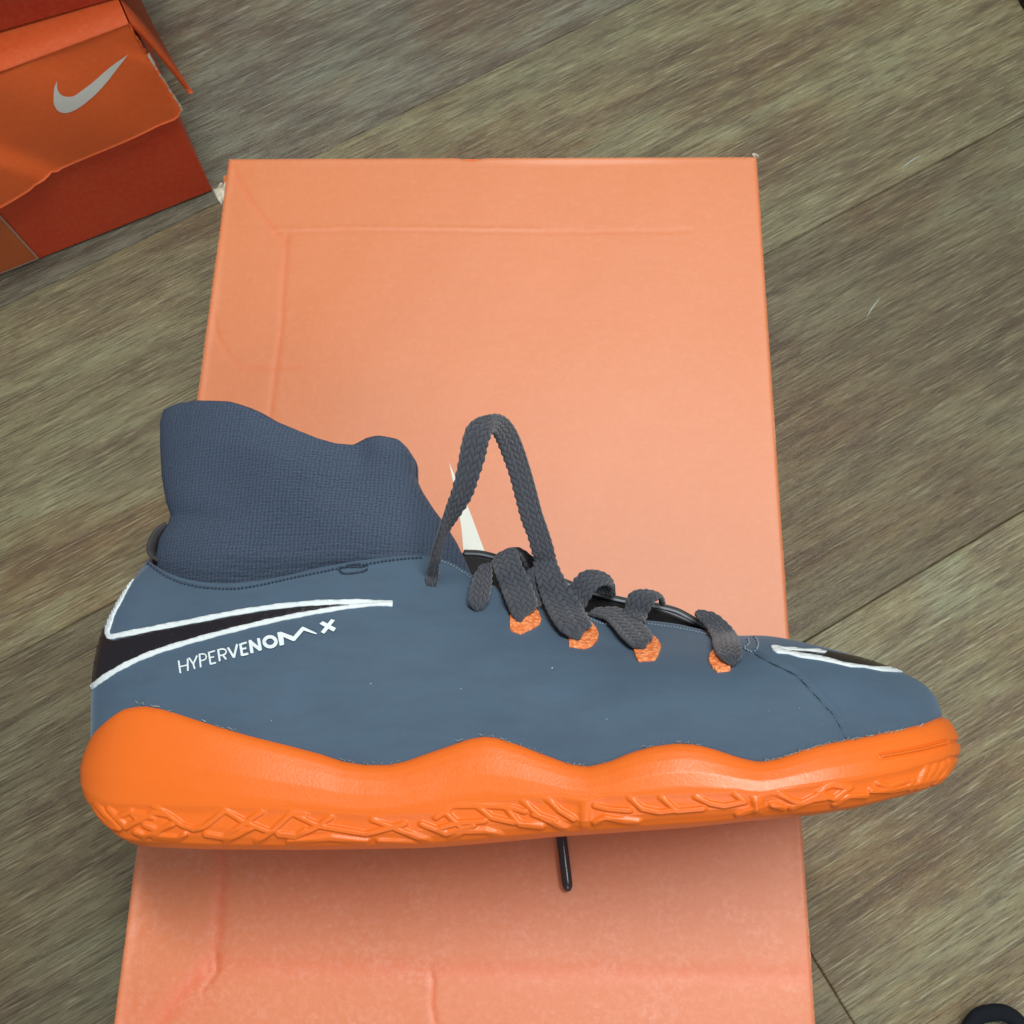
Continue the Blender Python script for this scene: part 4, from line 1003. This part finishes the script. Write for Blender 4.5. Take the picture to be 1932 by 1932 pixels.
# the loose loop: left leg, top, right leg
loop = LR([(140, 1242, 190, 1244, S(-.0008), S(-.0008)), (122, 1222, 203, 1230, S(.0007), S(.0007)), (125, 1165, 208, 1170, S(.0016), S(.0016)), (150, 1080, 215, 1090, .030, .0275), (180, 990, 228, 985, .036, .030), (212, 890, 262, 900, .041, .034), (250, 745, 345, 795, .045, .041), (290, 620, 420, 680, .048, .046),
           (325, 470, 462, 560, .050, .050), (345, 355, 500, 440, .051, .052), (380, 240, 520, 350, .051, .053), (440, 185, 543, 285, .050, .052), (520, 160, 548, 278, .048, .050), (575, 153, 549, 280, .044, .047),
           (635, 178, 556, 296, .040, .043), (690, 245, 580, 350, .036, .039), (735, 345, 615, 440, .032, .035), (775, 465, 652, 545, .028, .031), (820, 620, 690, 690, .024, .027), (862, 780, 732, 845, .020, .023), (900, 890, 768, 935, .017, .020),
           (935, 1000, 795, 1040, .014, .016), (948, 1060, 808, 1075, .0125, .0135), (955, 1110, 820, 1120, .0115, .0122)], K3)
lace('lace_loop', loop, label='loose lace loop standing up beside the sock')
Kb = (798.6, 1022.2, .16535)
Kd = (792.2, 943.6, .332)
lace('lace', LR([(340, 375, 405, 360, S(.0012), S(.0012)), (305, 430, 412, 410, S(.0024), S(.0022)), (282, 510, 408, 490, S(.0028), S(.0026)), (274, 575, 396, 555, S(.0024), S(.0024)), (298, 614, 368, 600, S(.0012), S(.0012)), (320, 620, 342, 612, S(-.0006), S(-.0006))], Kd), label='short lace end tucked into the rearmost eyelet')
lace('lace', LR([(410, 350, 550, 290, .0125, .0125), (440, 308, 562, 305, .0115, .0120), (500, 277, 578, 325, .0100, .0110), (560, 270, 592, 360, .0080, .0095), (620, 305, 615, 400, .0060, .0075), (665, 350, 650, 420, .0040, .0060)], Kd), label='lace turning over the edge of the throat')
lace('lace', LR([(575, 420, 690, 350, S(.0024), S(.0024)), (600, 500, 700, 450, S(.0020), S(.0020)), (612, 580, 700, 560, S(.0016), S(.0016)), (640, 625, 690, 605, S(.0010), S(.0010))], Kd), label='lace running under the crossing')
lace('lace', LR([(404, 350, 552, 282, .0130, .0130), (428, 425, 585, 370, S(.0042), S(.0046)), (455, 495, 622, 450, S(.0038), S(.0042)), (482, 565, 655, 535, S(.0034), S(.0036)), (500, 608, 668, 588, S(.0026), S(.0028)), (520, 650, 655, 622, S(.0018), S(.0020)), (548, 684, 592, 668, S(.0010), S(.0012)), (560, 692, 568, 688, S(.0006), S(.0006))], Kd), label='lace leading to the rearmost orange loop')
lace('lace', LR([(835, 525, 915, 645, S(.0020), S(.0014)), (858, 472, 948, 600, .0115, .0100), (888, 430, 985, 535, .0125, .0115), (930, 400, 1015, 500, .0120, .0115), (990, 396, 1055, 484, .0095, .0095), (1050, 415, 1082, 492, .0065, .0070), (1085, 445, 1090, 510, .0040, .0045)], Kd), label='lace folded over the second crossing')
lace('lace', LR([(1195, 1268, 1250, 1175, .0050, .0055), (1210, 1290, 1290, 1190, .0035, .0040), (1250, 1300, 1318, 1230, .0015, .0020), (1300, 1310, 1326, 1300, -.001, -.0005)], K3), label='underside of the folded lace')
lace('lace', LR([(642, 350, 775, 335, .0125, .0115), (648, 400, 800, 395, .0130, .0125), (660, 460, 838, 470, S(.0044), S(.0050)), (680, 535, 885, 545, S(.0040), S(.0046)), (712, 612, 932, 620, S(.0036), S(.0042)), (755, 690, 966, 680, S(.0034), S(.0036)), (802, 748, 980, 715, S(.0028), S(.0030)), (845, 776, 950, 735, S(.0018), S(.0020)), (876, 793, 915, 775, S(.0010), S(.0012)), (888, 797, 895, 793, S(.0006), S(.0006))], Kd), label='lace leading to the second orange loop')
lace('lace', LR([(960, 652, 1010, 618, S(.0008), .0050), (1045, 676, 1120, 612, S(.0022), .0075), (1092, 718, 1190, 640, S(.0030), S(.0024)), (1132, 768, 1250, 682, S(.0032), S(.0034)), (1172, 808, 1305, 738, S(.0028), S(.0034)), (1205, 834, 1328, 785, S(.0022), S(.0028)), (1240, 843, 1300, 812, S(.0014), S(.0016)), (1270, 852, 1284, 842, S(.0008), S(.0008))], Kd), label='lace coming out of the throat to the third orange loop')
lace('lace', LR([(1150, 660, 1282, 700, S(.0038), S(.0042)), (1162, 610, 1296, 655, .0110, .0105), (1172, 560, 1318, 610, .0115, .0110), (1200, 520, 1342, 578, .0108, .0105), (1255, 511, 1362, 558, .0090, .0090), (1320, 523, 1374, 556, .0060, .0065), (1362, 545, 1380, 578, .0030, .0040), (1374, 575, 1382, 600, .0005, .0010)], Kd), label='lace strap crossing over the far edge of the throat')
lace('lace', LR([(1560, 650, 1590, 630, .0025, .0015), (1583, 682, 1680, 646, .0055, .0030), (1625, 724, 1748, 698, .0072, .0050), (1655, 778, 1798, 758, S(.0028), .0070), (1664, 830, 1824, 820, S(.0028), S(.0036)), (1690, 884, 1832, 882, S(.0024), S(.0026)), (1740, 926, 1812, 912, S(.0014), S(.0014)), (1775, 934, 1795, 926, S(.0004), S(.0004))], Kd), label='lace at the toe end of the lacing')
# orange eyelet loops
web = [[(512, 655), (530, 680), (562, 692), (640, 650), (655, 622), (672, 645), (688, 690), (680, 710), (640, 735), (600, 750), (578, 765), (530, 752), (510, 735)],
       [(845, 783), (890, 796), (965, 735), (970, 700), (1000, 735), (1015, 775), (1005, 805), (975, 835), (935, 848), (848, 835)],
       [(1210, 826), (1240, 838), (1282, 852), (1300, 815), (1327, 778), (1355, 808), (1370, 835), (1362, 870), (1335, 915), (1240, 920), (1222, 880)],
       [(1668, 860), (1690, 880), (1745, 935), (1765, 925), (1765, 972), (1690, 982), (1665, 960), (1640, 915), (1648, 885)]]
for pts in web: decal('eyelet_loop', [crop(pts, *Kd)], .0007, M['web'], shoe, 3.0)
# lace end lying under the shoe, its plastic tip showing below the sole
lb0 = [(1010, 1300), (1030, 1400), (1045, 1490), (1053, 1540), (1058, 1575)]
wl_ = lambda p, z_: B.T @ (on_z(p[0], p[1], z_) - O)
rows_ = []
for k, p in enumerate(lb0):
    a = wl_((p[0] - 17 + k * 2.0, p[1]), HB + .003); b_ = wl_((p[0] + 17 - k * 2.0, p[1]), HB + .003); rows_.append(np.r_[a, b_])
def lace3(name, E_, **kw):
    global rib_point
    sv_ = rib_point; it = iter([x for e in E_ for x in (e[:3], e[3:])])
    rib_point = lambda a, b__, c_: next(it)
    o_ = lace(name, [(0, 0, 0, 0, 0, 0)] * len(E_), **kw); rib_point = sv_; return o_
le = lace3('lace', rows_, label='lace end lying under the shoe'); 
ag = catmull([tuple(wl_(p, HB + .0026)) for p in [(1057, 1560), (1062, 1600), (1067, 1640), (1072, 1682)]], 24)
o = tube('aglet', ag, [.00165] * 21 + [.0016, .0013, .0007], M['aglet'], le, 14); tag(o, 'dark shiny plastic tip of the lace')

# frayed fibres along the edge of the upper
vs, fs = [], []
segs = [((1069, 1441), (1145, 1437), 16), ((1410, 1437), (1560, 1405), 44), ((1560, 1405), (1786, 1357), 56), ((1590, 1398), (1610, 1392), 6), ((640, 1434), (760, 1437), 14), ((860, 1400), (1030, 1425), 22), ((245, 1331), (330, 1343), 16), ((380, 1360), (470, 1387), 12), ((1180, 1422), (1380, 1424), 16)]
tpx = np.array(top_px)
for a, b_, n_ in segs:
    for _ in range(n_):
        x = random.uniform(a[0], b_[0]); y = np.interp(x, tpx[:, 0], tpx[:, 1]) - random.uniform(0, 3.5)
        L_ = random.uniform(2, 7); an = random.uniform(.2, 2.9); p = np.array([x, y]); b0 = len(vs)
        for k in range(4):
            q = p + np.array([math.cos(an), -math.sin(an) * .8]) * L_ * k / 3 + np.array([random.uniform(-.6, .6), random.uniform(-.5, .5)]) * (k > 0)
            P3 = hit_safe(q[0], q[1], .0005 + .0002 * k); r_ = .00007
            vs += [P3 + (r_, 0, 0), P3 + (-r_, r_, 0), P3 + (0, -r_, r_)]
        for k in range(3):
            for j in range(3): fs.append((b0 + 3 * k + j, b0 + 3 * k + (j + 1) % 3, b0 + 3 * k + 3 + (j + 1) % 3, b0 + 3 * k + 3 + j))
o = mesh_obj('frayed_fibres', vs, fs, M['fibre'], shoe); tag(o, 'pale frayed fibres where the upper meets the sole', kind='stuff')
# specks of dust
vs, fs = [], []
for p in [(1042, 1261), (1145, 1357), (1508, 1336), (870, 1300), (1302, 1430), (700, 1290)] + [(random.uniform(300, 1700), random.uniform(1200, 1400)) for _ in range(1)]:
    q = hit(p[0], p[1], .0002)
    if q is None: continue
    b0 = len(vs); r_ = random.uniform(.00008, .0002)
    vs += [q + np.array(d) * r_ for d in ((1, 0, 0), (0, 1, 0), (-1.6, 0, 0), (0, -1, 0), (0, 0, 1), (0, 0, -1))]
    fs += [(b0, b0 + 1, b0 + 4), (b0 + 1, b0 + 2, b0 + 4), (b0 + 2, b0 + 3, b0 + 4), (b0 + 3, b0, b0 + 4)]
o = mesh_obj('dust_specks', vs, fs, M['dust'], shoe); tag(o, kind='stuff')

# ------------------------------------------------------------------ small things at the frame's edge
lp = [(1815, 1965), (1828, 1938), (1846, 1915), (1870, 1908), (1893, 1908), (1915, 1920), (1932, 1942), (1945, 1975), (1950, 2010)]
P = catmull([tuple(on_z(p[0], p[1] + 3, .005)) for p in lp], 60)
o = tube('strap_loop', P, .0030, M['black'], None, 14, flat=.75)
tag(o, 'curved black strap loop on the floor in the bottom right corner', 'strap')
q = on_z(2014, -64, .02)  # plain dark round post, identity unknown
vs = []; R_ = .016
for k, (r_, z_) in enumerate([(0.2, 0), (1, 0), (1.02, .004), (1.0, .016), (.8, .022), (.75, .12), (.2, .12)]):
    for j in range(32): a = 2 * math.pi * j / 32; vs.append((r_ * R_ * math.cos(a), r_ * R_ * math.sin(a), z_ + .0002))
o = mesh_obj('dark_round_object', vs, grid_faces(7, 32, close=True) + [tuple(range(32))[::-1], tuple(range(192, 224))], M['foot'], None); o.location = (q[0], q[1], 0)
tag(o, 'unidentified dark round object just entering the top right corner', 'furniture foot')
